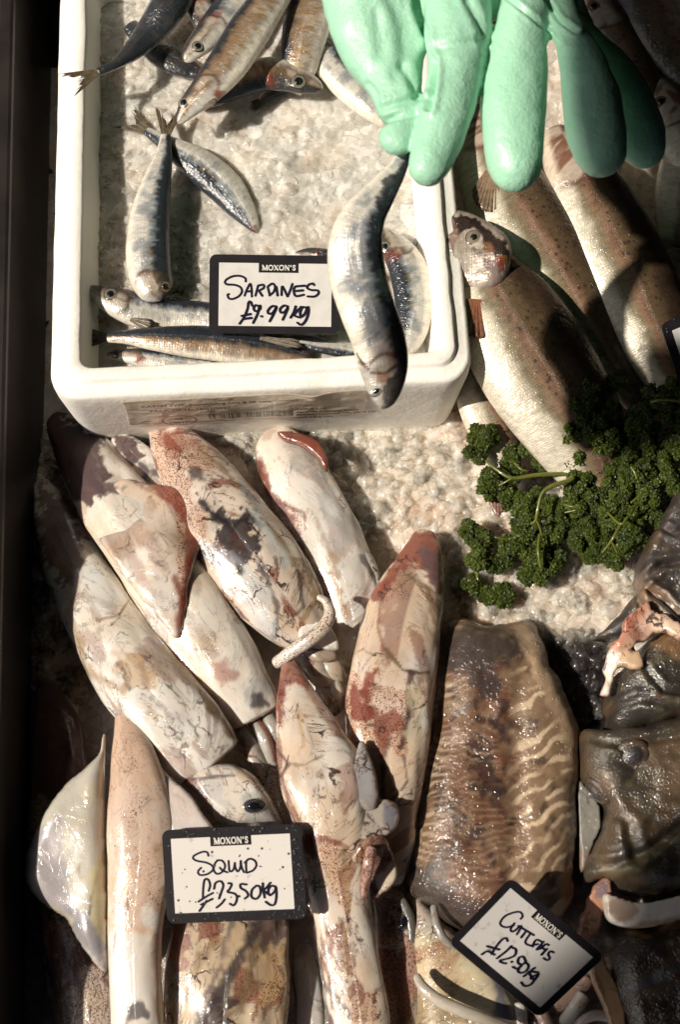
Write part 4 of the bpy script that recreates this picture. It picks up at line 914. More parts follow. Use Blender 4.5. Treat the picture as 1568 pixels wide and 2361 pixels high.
# E
tE, gE = squid('tall squid with a purple red pointed tip standing beside the cuttlefish', [(975, 1222, .03, 18), (978, 1262, .034, 40), (965, 1320, .038, 60), (938, 1400, .042, 84), (918, 1490, .046, 95), (902, 1600, .048, 103), (896, 1700, .048, 98), (895, 1800, .044, 84), (898, 1900, .038, 62), (898, 1980, .03, 46), (888, 2045, .022, 34)],
  [('p', [(930, 1215), (1010, 1230), (1030, 1300), (1020, 1380), (1000, 1330), (960, 1300), (900, 1360), (860, 1390), (850, 1370), (890, 1320), (925, 1260)], RED*1.25, .9, 8), ('p', [(975, 1250), (1020, 1270), (1025, 1370), (1005, 1380), (970, 1310)], PUR*1.4, .9, 10),
   ('l', [(945, 1330), (985, 1360), (1005, 1440)], TAN*.5, .75, 5), ('l', [(880, 1350), (872, 1440), (885, 1500)], RED, .6, 3), ('l', [(890, 1500), (930, 1545), (990, 1550)], TAN*.3, .9, 4), ('l', [(950, 1550), (945, 1650), (920, 1720)], PUR*.7, .9, 7),
   ('p', [(830, 1555), (868, 1545), (862, 1590), (850, 1650), (800, 1660), (792, 1620)], RED*1.25, .9, 12), ('p', [(840, 1600), (870, 1640), (935, 1640), (930, 1720), (905, 1690), (880, 1740), (855, 1680)], RED*1.1, .8, 12), ('p', [(790, 1540), (940, 1600), (940, 1740), (790, 1700)], 'speck', .95, 8),
   ('p', [(990, 1450), (1010, 1480), (1000, 1510)], TAN*.5, .6, 8), ('l', [(900, 1700), (880, 1800), (890, 1900)], PUR, .8, 5), ('p', [(850, 1500), (880, 1400), (960, 1380), (980, 1420), (960, 1520)], 'clean', .6), ('p', [(940, 1580), (985, 1560), (975, 1700), (940, 1750)], np.array([.68, .58, .40]), .6, 8), ('l', [(930, 1740), (940, 1800), (900, 1850)], PUR*.8, .7, 3)],
  base=CREAM*np.array([1.02, .98, .95]), seed=43, vein=.7)
# J
tJ, gJ = squid('small red speckled squid at the bottom between the tall squid and the cuttlefish', [(880, 2050, .015, 28), (905, 2110, .02, 44), (916, 2190, .022, 46), (915, 2280, .024, 50), (905, 2420, .02, 52)], [('p', [(860, 2160), (960, 2160), (960, 2361), (860, 2361)], RED*1.5, .5, 14), ('p', [(860, 2080), (900, 2080), (900, 2150), (860, 2150)], INK*2.5, .75, 14), ('p', [(880, 2180), (930, 2170), (920, 2210)], WHT, .8, 6)], base=CREAM*.9, seed=44, sp0=1, vein=.7)
sq_eye(tJ, gJ, 931, 2128, 23, .6, 1.3, (.10, .10, .16))
tent('arm', tJ, [(925, 2070, .026, 10), (945, 2120, .028, 12), (950, 2180, .026, 8)], BLU*.25, seed=3)
# L
squid('narrow bluish white squid seen edge on right of the squid card', [(685, 2080, .0, 16), (698, 2180, .006, 24), (712, 2280, .008, 32), (722, 2420, .006, 36)], [('p', [(680, 2080), (710, 2080), (715, 2180), (690, 2200)], BLU*.5, .7, 6)], base=BLU*1.2, seed=45, vein=.3)
squid('red speckled squid sliver squeezed left of the pointed central squid', [(622, 1730, .02, 12), (625, 1780, .028, 20), (635, 1850, .03, 26), (650, 1920, .024, 20)], [], base=CREAM*.85, seed=46, sp0=.9)
# F
tF, gF = squid('central squid with a rust red pointed tip running to the bottom edge', [(664, 1505, .052, 9), (670, 1545, .056, 26), (684, 1610, .06, 48), (708, 1690, .064, 76), (738, 1775, .066, 98), (760, 1860, .066, 98), (768, 1950, .062, 82), (778, 2030, .058, 70), (792, 2110, .054, 68), (808, 2210, .05, 68), (824, 2310, .048, 70), (836, 2440, .045, 66)],
  [('p', [(640, 1515), (680, 1505), (712, 1590), (680, 1575), (655, 1580), (648, 1680), (630, 1640)], RED*1.2, .8, 7), ('p', [(636, 1560), (660, 1570), (650, 1680), (634, 1660)], 'speck', .9, 5), ('l', [(690, 1560), (740, 1630), (780, 1690)], RED*1.5, .55, 8), ('l', [(745, 1620), (820, 1680), (845, 1730)], TAN*.7, .6, 6),
   ('l', [(640, 1730), (665, 1760), (650, 1790)], PUR, .85, 4), ('l', [(665, 1760), (700, 1765), (740, 1740)], TAN*.5, .7, 3), ('p', [(780, 1780), (840, 1740), (850, 1800), (800, 1870)], RED*1.3, .45, 12), ('l', [(690, 1945), (740, 1930), (800, 1950)], RED, .75, 5), ('p', [(685, 1930), (745, 1935), (740, 1980), (700, 1975)], RED, .7, 9), ('p', [(690, 1920), (760, 1930), (800, 1980), (790, 2100)], 'speck', .8),
   ('l', [(790, 1950), (800, 2060), (795, 2190), (810, 2240)], TAN*.8, .75, 6), ('l', [(735, 2300), (760, 2361)], PUR, .85, 10), ('l', [(720, 2190), (740, 2260), (800, 2330)], PUR*.8, .75, 6), ('l', [(690, 1640), (695, 1720)], TAN, .7, 5), ('p', [(800, 2300), (870, 2280), (870, 2361), (800, 2361)], 'speck', .7)],
  base=CREAM*np.array([1.02, 1, .98]), seed=47, vein=.85)
lobe('fin', tF, [(830, 1710), (845, 1720), (868, 1790), (872, 1850), (850, 1870), (812, 1850), (790, 1820), (798, 1780), (815, 1755)], .074, .006, [('p', [(815, 1760), (850, 1770), (866, 1830), (830, 1850), (808, 1820)], np.array([.30, .31, .34]), .7, 5), ('l', [(795, 1790), (800, 1850), (790, 1880)], RED*.8, .8, 6)], base=np.array([.30, .28, .27]), seed=48, vein=.8, edge=.8, label='glassy bluish bulge')
lobe('fin_tip', tF, [(770, 1890), (800, 1860), (850, 1845), (900, 1845), (922, 1870), (912, 1910), (880, 1930), (820, 1940), (780, 1925)], .068, .006, [('p', [(885, 1850), (920, 1870), (905, 1920), (885, 1900)], np.array([.14, .14, .2]), .8, 4)], base=np.array([.36, .32, .28]), seed=49, vein=.9, edge=.9)
lobe('fin_flap', tF, [(842, 1940), (880, 1925), (905, 1960), (918, 2010), (905, 2045), (862, 2072), (845, 2065), (838, 2030), (815, 2040), (810, 1980)], .062, .010, [('p', [(820, 1940), (870, 1950), (850, 2030), (815, 2030)], TAN*.55, .7, 8), ('l', [(905, 2045), (862, 2072), (846, 2066)], RED*1.4, .8, 3), ('p', [(815, 1960), (870, 1950), (850, 2050)], 'speck', .9)], base=CREAM*.92, seed=51, vein=.9, zc=[(840, 1940, .07), (910, 2000, .05), (860, 2070, .045)], rag=.0012)
tent('arm', tF, [(858, 1950, .08, 12), (850, 1990, .082, 14), (842, 2040, .07, 12), (835, 2090, .055, 9)], np.array([.45, .30, .26]), seed=52, sp0=.7, vein=1)
# H
tH, gH = squid('broad ink streaked brown squid below the squid card', [(540, 2040, .02, 100), (535, 2120, .026, 128), (525, 2210, .03, 140), (520, 2300, .03, 142), (515, 2440, .028, 136)],
  [('p', [(340, 2130), (440, 2120), (430, 2200), (390, 2290), (350, 2260)], np.array([.30, .14, .12]), .8, 14), ('l', [(590, 2130), (560, 2200), (520, 2280), (450, 2361)], INK*1.5, .9, 13), ('l', [(640, 2130), (590, 2190), (570, 2280), (520, 2350)], TAN*.35, .85, 14), ('l', [(500, 2170), (450, 2220), (430, 2300)], TAN*.6, .7, 8), ('p', [(600, 2190), (650, 2180), (655, 2290), (600, 2320)], np.array([.66, .46, .26]), .8, 10), ('l', [(540, 2120), (515, 2200), (470, 2300)], INK*4, .7, 6),
   ('p', [(600, 2100), (670, 2110), (660, 2160), (610, 2180)], PUR, .85, 14), ('p', [(470, 2300), (540, 2310), (520, 2361), (460, 2361)], INK*2, .85, 14), ('l', [(660, 2180), (655, 2350)], TAN*.6, .7, 7), ('p', [(380, 2200), (420, 2250), (410, 2330), (380, 2300)], BLU*.8, .7, 10)],
  base=np.array([.52, .42, .31]), seed=53, vein=1.0, wob=.003, cap=(.006, .006), ratio=.4)
# G
lobeG = [(248, 1690), (236, 1750), (200, 1785), (160, 1815), (110, 1885), (75, 1955), (62, 2000), (72, 2050), (110, 2092), (155, 2120), (185, 2170), (235, 2235), (252, 2230), (254, 2120), (250, 1950), (250, 1800)]
tG, gG = squid('pinkish speckled squid with its pointed tip up and a wide milky fin, lower left', [(283, 1640, .058, 18), (296, 1690, .062, 36), (310, 1760, .066, 56), (322, 1850, .068, 74), (326, 1950, .066, 80), (318, 2050, .062, 72), (310, 2140, .058, 62), (310, 2240, .054, 60), (318, 2420, .05, 62)],
  [('p', [(240, 1640), (330, 1640), (400, 1850), (390, 2000), (370, 2200), (340, 2150), (250, 2150), (245, 1800)], 'speck', .47, 4), ('p', [(250, 1660), (330, 1660), (380, 1900), (370, 2130), (270, 2120), (250, 1800)], np.array([.60, .46, .37]), .6, 8), ('p', [(250, 2150), (350, 2150), (356, 2361), (250, 2361)], WHT, .9, 5), ('p', [(322, 2090), (345, 2080), (375, 2120), (360, 2150), (325, 2130)], WHT, .9, 4),
   ('l', [(270, 2050), (275, 2110), (262, 2200)], RED, .7, 3), ('l', [(295, 2060), (290, 2110)], RED, .8, 3), ('p', [(250, 2160), (350, 2160), (356, 2361), (250, 2361)], 'clean', .9), ('p', [(300, 2320), (330, 2310), (340, 2350), (305, 2350)], INK*2, .8, 8), ('p', [(342, 1930), (375, 1945), (365, 1965)], TAN*.7, .6, 6), ('p', [(345, 1850), (375, 1870), (370, 1920), (348, 1910)], CREAM, .8, 4)],
  base=np.array([.76, .64, .54]), seed=54, vein=.25, wob=.0016, ratio=.6)
lobe('fin', tG, lobeG, .038, .022, [('p', [(60, 1960), (130, 1880), (150, 2000), (160, 2110), (90, 2080)], np.array([.36, .34, .40]), .7, 10), ('l', [(180, 1990), (185, 2030)], TAN*.6, .7, 4), ('l', [(240, 1960), (215, 2040), (205, 2110)], TAN*.35, .9, 4), ('p', [(150, 2060), (250, 2150), (245, 2230), (170, 2150)], np.array([.2, .2, .26]), .7, 10), ('p', [(205, 2000), (250, 1960), (252, 2180), (215, 2130)], np.array([.62, .57, .34]), .7, 6)],
  base=np.array([.50, .48, .43]), seed=55, vein=.1, zc=[(250, 1800, .06), (250, 2150, .05), (70, 2000, .045), (160, 1830, .05), (130, 2100, .04)], edge=.8, wob=.003, wscale=18, label='wide milky fin')
lobe('fin', tG, [(345, 1735), (368, 1765), (400, 1800), (440, 1835), (470, 1880), (492, 1920), (420, 1940), (395, 1920), (380, 1850)], .06, .006, base=np.array([.58, .52, .50]), seed=56, vein=.1, zc=[(350, 1750, .062), (480, 1910, .07), (400, 1900, .07)])

# ------------------------------------------------------------------ cuttlefish
def stripes(g, c, m, ang, freq, amp, colr, warp=.004, region=None, seed=1, soft=.25):
    x, y = g['V'][:, 0], g['V'][:, 1]; w_ = (fbm(g['V'], 26, 3, seed)-.5)*warp*6
    u = x*math.cos(ang)+y*math.sin(ang)+w_
    s_ = np.sin(u*freq*2*np.pi+fbm(g['V'], 60, 2, seed+3)*5)
    k = ss(.45-soft, .45+soft, s_)*ss(.3, .55, fbm(g['V'], 70, 3, seed+7))
    if region is not None: k = k*region
    return mix(c, colr, k*amp)
outC = [(1012, 1470), (1025, 1435), (1055, 1425), (1090, 1440), (1130, 1452), (1185, 1432), (1232, 1440), (1252, 1490), (1272, 1545), (1300, 1610), (1330, 1680), (1334, 1760), (1328, 1860), (1322, 1960), (1312, 2070), (1285, 2140), (1200, 2165), (1110, 2165), (1045, 2145), (985, 2095), (940, 2045), (945, 1985), (962, 1900), (978, 1800), (992, 1690), (1000, 1600), (1008, 1530)]
g = dome(outC, .012, .045, step=.0018, edge=.9, thick=.01, wob=.0035, rag=.0035, seed=61, wscale=40, zc=[(1130, 1440, .01), (1000, 2000, .018), (1300, 1700, .012)])
# raised spine shield: slight trough on the right flank
dd = pdist(g['px'], g['py'], [(1215, 1480), (1190, 1650), (1195, 1850), (1180, 2060)])
g['V'][:, 2] -= np.where(g['top'] > 0, .003*np.exp(-(dd/26)**2), 0)
mid = patch(g, [(1030, 1560), (1180, 1500), (1190, 1800), (1200, 2000), (1150, 2170), (1000, 2100), (990, 1900), (1010, 1700)], 22, 18, 62)
c = np.tile([.18, .115, .07], (len(g['V']), 1)); n = fbm(g['V'], 55, 5, 63)
rt = ss(1150, 1230, g['px']-(g['py']-1700)*-.02)
c = mix(c, [.24, .16, .10], rt*.9)
c = mix(c, [.14, .068, .04], mid*ss(.38, .55, n)*.9); c = mix(c, [.035, .022, .02], mid*ss(.54, .62, fbm(g['V'], 70, 4, 64))*.9)
c = mix(c, [.035, .022, .02], ss(.56, .68, fbm(g['V'], 60, 5, 74))*.7)
lf = ss(1080, 1010, g['px']+(g['py']-1700)*.12)
c = stripes(g, c, None, 2.1, 78, 1.0, [.60, .47, .33], region=rt*(1-mid*.5), seed=65, warp=.006)
c = stripes(g, c, None, 1.2, 120, .8, [.45, .36, .26], region=lf, seed=66); c = stripes(g, c, None, 1.5, 150, .5, [.36, .25, .17], region=mid, seed=76, warp=.006)
c = mix(c, [.04, .03, .03], patch(g, [(1040, 1440), (1150, 1450), (1230, 1500), (1150, 1540), (1150, 1600), (1110, 1620), (1080, 1560), (1020, 1540), (1010, 1470)], 12, 12, 67)*.88)
c = mix(c, [.03, .025, .025], patch(g, [(935, 1990), (1000, 2000), (1080, 2080), (1220, 2120), (1200, 2170), (1040, 2160), (940, 2060)], 14, 16, 68)*.85)
edg = patch(g, [(1185, 1440), (1235, 1440), (1275, 1550), (1335, 1690), (1330, 1800), (1300, 1700), (1255, 1600), (1220, 1520)], 6, 8, 69)
c = mix(c, [.50, .36, .24], edg*.8)
tq = thing('cuttlefish', 'large brown cuttlefish with wavy pale stripes and glistening mottled back', 'cuttlefish', W(1150, 1800, 0))
stretch_uv(g, 0.2)
mesh('mantle', g['V'], g['F'], M_CUT, tq, c, np.stack([.5*mid, .12+0*mid, 0*mid], 1), g['uv'])
# white skin dots along the right margin
V = []; F = []; rr = random.Random(4)
for i in range(70):
    tpar = rr.random(); a = np.array([1225, 1470])*(1-tpar)+np.array([1318, 1740])*tpar + np.array([rr.uniform(-22, 12), rr.uniform(-10, 10)])
    p, nn = surf(g, *a); r = rr.uniform(.0006, .0014)
    v, f = lathe_at(p, nn, [(r, -.0002), (r*.8, .0001), (r*.1, .0002)], 8, .7, rr.random()*3); k = sum(len(x) for x in V); V.append(v); F += [tuple(q+k for q in ff) for ff in f]
o = mesh('pale_spots', np.vstack(V), F, mat_simple('pale_spot_skin', (.50, .40, .29), .4, coat=.4), tq, smooth=True)
tq2 = thing('cuttlefish', 'pale olive cuttlefish lying under the tilted cuttlefish card', 'cuttlefish', W(1070, 2260, 0))
o, g5 = lobe('mantle', tq2, [(940, 2060), (985, 2085), (1040, 2140), (1120, 2200), (1170, 2270), (1200, 2330), (1210, 2420), (1080, 2430), (960, 2420), (955, 2280), (945, 2180)], .008, .034, [('p', [(1130, 2240), (1170, 2280), (1185, 2361), (1140, 2361), (1140, 2290)], np.array([.10, .11, .17]), .85, 6), ('p', [(950, 2070), (1010, 2100), (1030, 2170), (960, 2150)], WHT*.85, .6, 8), ('p', [(980, 2180), (1060, 2200), (1080, 2300), (990, 2290)], TAN*.9, .5, 18), ('p', [(955, 2290), (1040, 2300), (1120, 2361), (960, 2361)], TAN*.5, .7, 14)], base=np.array([.50, .44, .31]), seed=71, vein=.7, sp0=.4, edge=.9, mat=M_CUT, ang=.4)
tent('arm', tq2, [(958, 2245, .055, 9), (975, 2275, .06, 12), (1010, 2305, .062, 14), (1060, 2328, .062, 14), (1120, 2350, .06, 13), (1190, 2375, .055, 12)], np.array([.42, .39, .34]), seed=72, vein=.1)
tent('skin_fold', tq2, [(1000, 2085, .05, 8), (1008, 2130, .055, 9), (1025, 2165, .055, 9), (1055, 2185, .05, 7)], WHT*.4, seed=73, vein=.5)
tent('arm', tq2, [(955, 2270, .02, 12), (952, 2320, .025, 14), (948, 2400, .02, 14)], np.array([.36, .35, .32]), seed=75, vein=.1)
tq3 = thing('cuttlefish', 'grey veined cuttlefish arms poking out right of the tilted cuttlefish card', 'cuttlefish', W(1300, 2320, 0))
for i, (P_, cl) in enumerate([([(1180, 2361), (1215, 2330), (1250, 2350)], (.45, .45, .44)), ([(1225, 2380), (1270, 2330), (1330, 2290), (1360, 2250)], (.36, .25, .22)), ([(1270, 2390), (1310, 2350), (1350, 2290)], (.5, .5, .47)), ([(1195, 2310), (1200, 2350), (1205, 2400)], (.6, .58, .52)), ([(1240, 2320), (1260, 2360), (1270, 2400)], (.42, .30, .26))]):
    tent('arm', tq3, [(*q, .018+.004*i, 17) for q in P_], np.array(cl), seed=80+i, vein=.5, mat=M_CUT)
# curled pale ring piece at the bottom edge
tent('sucker_arm', tq3, [(1320, 2400, .02, 10), (1335, 2362, .03, 11), (1370, 2342, .035, 12), (1410, 2350, .035, 12), (1430, 2390, .03, 10)], np.array([.45, .38, .36]), seed=88, vein=.1)
lobe('skin_strip', tq3, [(1385, 2028), (1412, 2034), (1400, 2085), (1382, 2130), (1365, 2165), (1335, 2180), (1328, 2150), (1345, 2105), (1362, 2060)], .04, .010, [('p', [(1380, 2030), (1412, 2034), (1400, 2070), (1372, 2070)], np.array([.16, .14, .18]), .8, 6)], base=np.array([.50, .27, .18]), seed=89, sp0=.5, rag=.002, mat=M_CUT, label='pink grey strip of skin')

# ------------------------------------------------------------------ monkfish
def monk(label, outline, z, H, seed, light=.0, extra=(), zc=None, wob=.004, edge=.7, group='dark skinned fish along the right edge', cat='fish', tone=(.075, .052, .034), folds=()):
    t = thing('monkfish', label, cat, W(*outline[0], 0), group)
    g = dome(outline, z, H, step=.0019, edge=edge, thick=.012, wob=wob, seed=seed, wscale=26, zc=zc, rag=.002)
    tp_ = g['top'] > 0
    g['V'][:, 2] += np.where(tp_, (fbm(g['V']*np.array([1, 1.8, 1]), 55, 3, seed+21)-.5)*.006*np.clip(g['u']*2, 0, 1), 0)
    for ln, wd, dep in folds:
        q = pdist(g['px'], g['py'], ln); g['V'][:, 2] += np.where(tp_, -dep*np.exp(-(q/wd)**2)+dep*.6*np.exp(-((q-wd*2)/wd)**2), 0)
    n = fbm(g['V'], 40, 5, seed); n2 = fbm(g['V'], 110, 3, seed+3)
    c = np.tile(np.array(tone)*.6, (len(g['V']), 1)); c = mix(c, [.10, .06, .032], ss(.5, .66, n)*.75); c = mix(c, [.025, .02, .02], ss(.48, .36, n)*.7); c = mix(c, [.11, .095, .05], ss(.6, .72, n2)*.6)
    m = np.zeros((len(c), 3)); m[:, 0] = .15
    for i, (kind, pts, colr, a, w_) in enumerate(extra):
        k = patch(g, pts, w_, 6, seed+i) if kind == 'p' else streak(g, pts, w_, seed=seed+i); c = mix(c, colr, k*a)
    mesh('skin', g['V'], g['F'], M_MONK, t, c, m, g['uv'])
    return t, g
FLE = np.array([.50, .33, .26])
t, g = monk('dark dripping fish at the lower right corner with a pale cut edge', [(1392, 2120), (1440, 2140), (1500, 2150), (1580, 2120), (1680, 2100), (1680, 2440), (1460, 2440), (1425, 2361), (1400, 2290), (1388, 2200)], .012, .05, 91, extra=[('p', [(1430, 2130), (1500, 2110), (1568, 2090), (1580, 2140), (1480, 2160)], [.45, .24, .10], .8, 9), ('l', [(1410, 2290), (1470, 2270), (1568, 2230)], [.10, .11, .13], .8, 8)])
lobe('cut_flesh', t, [(1395, 2060), (1430, 2072), (1480, 2082), (1540, 2072), (1620, 2050), (1660, 2060), (1660, 2100), (1570, 2120), (1500, 2138), (1450, 2140), (1405, 2125), (1392, 2090)], .058, .010, [('p', [(1395, 2055), (1470, 2075), (1490, 2110), (1440, 2130), (1395, 2100)], np.array([.32, .22, .16]), .8, 8), ('l', [(1450, 2142), (1520, 2130), (1600, 2110)], TAN*.8, .8, 7)], base=np.array([.80, .76, .70]), seed=92, vein=.1, label='glossy white cut flesh')
lobe('cut_belly', t, [(1362, 2205), (1385, 2195), (1400, 2230), (1425, 2280), (1438, 2330), (1440, 2400), (1415, 2390), (1390, 2320), (1365, 2260)], .038, .008, [('l', [(1365, 2220), (1395, 2300), (1410, 2361)], TAN*.5, .7, 5)], base=np.array([.66, .44, .27]), seed=93, vein=.3)
lobe('pale_roe', tq3, [(1332, 1800), (1355, 1822), (1380, 1858), (1384, 1905), (1366, 1950), (1350, 2000), (1338, 2012), (1332, 1950), (1330, 1870)], .03, .008, base=np.array([.20, .20, .18]), seed=94, sp0=.2, mat=M_CUT, label='grey granular skin')
monkT = [(1338, 1695), (1400, 1688), (1480, 1680), (1560, 1662), (1680, 1640), (1680, 2040), (1568, 2052), (1490, 2066), (1430, 2058), (1385, 2030), (1350, 2040), (1345, 2000), (1360, 1960), (1385, 1915), (1388, 1860), (1355, 1840), (1338, 1790)]
t, g = monk('broad dark flat fish with two raised eyes at the right edge', monkT, .03, .045, 95, edge=.6, extra=[('l', [(1400, 2010), (1450, 2005), (1530, 1960), (1568, 1920)], [.14, .12, .06], .8, 12)], tone=(.085, .068, .045), folds=[([(1350, 1990), (1420, 1995), (1500, 1960), (1600, 1880)], 10, .004), ([(1345, 1700), (1440, 1720), (1600, 1690)], 9, .003), ([(1400, 1860), (1450, 1900), (1470, 1980)], 12, .003)])
for (ex, ey, er, an) in ((1462, 1745, 34, .5), (1373, 1830, 30, 1.9)):
    p, nn = surf(g, ex, ey); k = sc(ex, ey, p[2]); R = er*k
    V, F = lathe_at(p-nn*.001, nn, [(R*1.25, -.001), (R*1.1, .0008), (R*.95, .0016), (R*.8, .0012), (R*.6, .0032), (R*.35, .0045), (R*.05, .005)], 30, .85, an)
    cc = np.tile([.07, .045, .028], (len(V), 1)); cc[4*30:] = [.035, .03, .03]
    cc = mix(cc, [.03, .02, .02], ss(.5, .6, fbm(V, 500, 2, 5))*.7)
    e = mesh('eye', V, F, M_MONK, t, cc, np.zeros((len(V), 3)), V[:, :2])
    V, F = lathe_at(p+nn*.0036+np.array([-.0015, .001, 0]), nn, [(R*.36, .0), (R*.28, .0012), (R*.02, .0018)], 20, .4, an); mesh('pupil', V, F, mat_simple('cloudy_pupil', (.12, .12, .14), .15, coat=1), e)
t, g = monk('wet black brown fish slab between the pink cut and the eyed flat fish', [(1398, 1590), (1420, 1560), (1450, 1530), (1500, 1480), (1580, 1460), (1680, 1460), (1680, 1680), (1560, 1672), (1480, 1690), (1410, 1692), (1396, 1650)], .03, .05, 96, extra=[('p', [(1490, 1460), (1568, 1470), (1568, 1520), (1510, 1500)], [.20, .11, .05], .8, 8)], tone=(.055, .046, .036), folds=[([(1400, 1640), (1480, 1610), (1600, 1640)], 9, .003), ([(1490, 1540), (1530, 1590), (1600, 1600)], 8, .003)])
t, g = monk('grey brown finned fish at the right edge below the parsley with pink cut flesh', [(1700, 1060), (1568, 1125), (1535, 1180), (1505, 1232), (1478, 1285), (1464, 1330), (1470, 1365), (1450, 1395), (1425, 1428), (1392, 1452), (1378, 1466), (1400, 1478), (1440, 1470), (1480, 1440), (1520, 1450), (1570, 1480), (1700, 1520)], .05, .03, 97, wob=.006, edge=.5, extra=[('l', [(1475, 1350), (1500, 1400), (1500, 1440)], [.26, .15, .08], .8, 9), ('l', [(1480, 1350), (1540, 1370), (1568, 1420)], [.24, .14, .08], .7, 7), ('l', [(1568, 1200), (1520, 1270), (1500, 1310)], [.05, .045, .05], .8, 6), ('p', [(1400, 1440), (1450, 1400), (1470, 1430), (1420, 1470)], [.035, .03, .03], .6, 8)], tone=(.10, .08, .075), folds=[([(1475, 1345), (1530, 1300), (1600, 1290)], 8, .005), ([(1480, 1350), (1530, 1380), (1580, 1430)], 8, .005), ([(1470, 1360), (1480, 1400), (1500, 1440)], 7, .004), ([(1520, 1210), (1560, 1230), (1610, 1200)], 7, .004)])
lobe('cut_flesh', t, [(1492, 1376), (1478, 1398), (1448, 1418), (1430, 1448), (1420, 1480), (1405, 1520), (1400, 1556), (1396, 1588), (1412, 1592), (1422, 1560), (1438, 1538), (1470, 1540), (1490, 1525), (1478, 1505), (1462, 1500), (1478, 1480), (1512, 1466), (1560, 1470), (1600, 1490), (1590, 1455), (1540, 1430), (1512, 1402)], .088, .006,
   [('p', [(1395, 1500), (1425, 1480), (1430, 1530), (1415, 1600), (1390, 1600)], [.82, .74, .64], .9, 5), ('p', [(1500, 1420), (1568, 1440), (1580, 1465), (1510, 1450)], [.78, .62, .48], .8, 6), ('p', [(1430, 1500), (1490, 1500), (1485, 1540), (1430, 1530)], [.66, .50, .34], .8, 5), ('l', [(1490, 1385), (1450, 1440), (1420, 1490)], [.55, .20, .13], .6, 9)], base=FLE, seed=98, vein=.9, wob=.004, rag=.004, wscale=70, zc=[(1490, 1380, .086), (1400, 1580, .07), (1580, 1480, .09), (1480, 1520, .082)], label='pink and white cut flesh')

# ------------------------------------------------------------------ parsley
def leaflet(c, nrm, r, rr):
    """a ruffled leaflet: a fan with a frilled edge"""
    n = 9; a0 = rr.random()*6.28; nrm = nrm/np.linalg.norm(nrm); a = np.cross(nrm, [.3, 1, .2]); a /= np.linalg.norm(a); b = np.cross(nrm, a)
    V = [c]; 
    for i in range(n):
        t = a0+2*math.pi*i/n
        for f, l in ((.55, .25), (1.0, .8)):
            V.append(c+(a*math.cos(t)+b*math.sin(t))*r*f*rr.uniform(.75, 1.2)+nrm*r*((1 if i % 2 else -1)*.32*l+rr.uniform(-.15, .35)*l))
    F = []
    for i in range(n):
        j = (i+1) % n
        if i == n-1: continue
        F.append((0, 1+2*i, 1+2*j)); F.append((1+2*i, 2+2*i, 2+2*j, 1+2*j))
    return V, F
def stemtube(parent, pts):
    pts = [(a, b, z-.004, w_*.62) for a, b, z, w_ in pts]
    g = tube(pts, 40, 10, .9, (.001, .001)); mesh('stem', g['V'], g['F'], M_STEM, parent)
def parsley(label, clusters, stems, seed, dens=1.0):
    rr = random.Random(seed); x, y, r, z = clusters[0]
    t = thing('parsley_sprig', label, 'parsley', W(x, y, 0), 'curly parsley sprigs on the ice')
    V = []; F = []; k = 0
    for (x, y, r, z) in clusters:
        C = W(x, y, z); R = r*sc(x, y, z)*.9
        # sub lobes give the crown its lumpy, gapped outline
        subs = []
        for i in range(int(6+R*420)):
            a = rr.random()*6.28; q = R*math.sqrt(rr.random())*.86
            subs.append((C+np.array([math.cos(a)*q, math.sin(a)*q, (1-(q/R)**2)*R*.35+rr.uniform(-.35, .2)*R]), rr.uniform(.22, .36)*R+.001))
        for (p, sr) in subs:
            for i in range(int((18+sr*5600)*dens)):
                d = np.array([rr.gauss(0, 1), rr.gauss(0, 1), rr.gauss(.3, 1)]); d /= np.linalg.norm(d)
                v, f = leaflet(p+d*sr*rr.uniform(.7, 1.1), d+np.array([0, 0, .3]), rr.uniform(.0016, .0037), rr)
                V += v; F += [tuple(q+k for q in ff) for ff in f]; k += len(v)
    mesh('leaves', np.array(V), F, M_LEAF, t, smooth=False)
    for s_ in stems: stemtube(t, s_)
PZ = .045
parsley('lowest curl of parsley alone on the ice above the cuttlefish', [(1085, 1352, 27, .02), (1125, 1372, 24, .018), (1163, 1372, 28, .02)], [[(1103, 1300, .03, 5), (1102, 1335, .03, 5), (1115, 1362, .025, 5), (1140, 1378, .022, 4)]], 1)
parsley('loose parsley curl nearest the tall squid with a short bare stem', [(1100, 1228, 38, .03), (1105, 1275, 42, .03), (1138, 1300, 24, .026), (1180, 1262, 34, .03), (1165, 1290, 22, .025)], [[(1140, 1238, .04, 4), (1160, 1242, .04, 4), (1185, 1245, .036, 4)]], 2)
parsley('round parsley curl at the lower tip of the curved stem', [(1250, 1300, 52, .03), (1290, 1290, 30, .03), (1225, 1325, 30, .03), (1260, 1250, 40, .03)], [[(1245, 1230, .055, 6), (1242, 1270, .058, 6), (1248, 1310, .052, 5)]], 3)
parsley('upper left parsley curl resting against the golden bellied trout', [(1105, 1012, 34, .06), (1100, 1045, 30, .055), (1135, 1000, 20, .06)], [[(1118, 1060, .07, 5), (1145, 1082, .074, 6), (1182, 1102, .076, 7), (1240, 1095, .078, 8), (1318, 1092, .08, 9)]], 4)
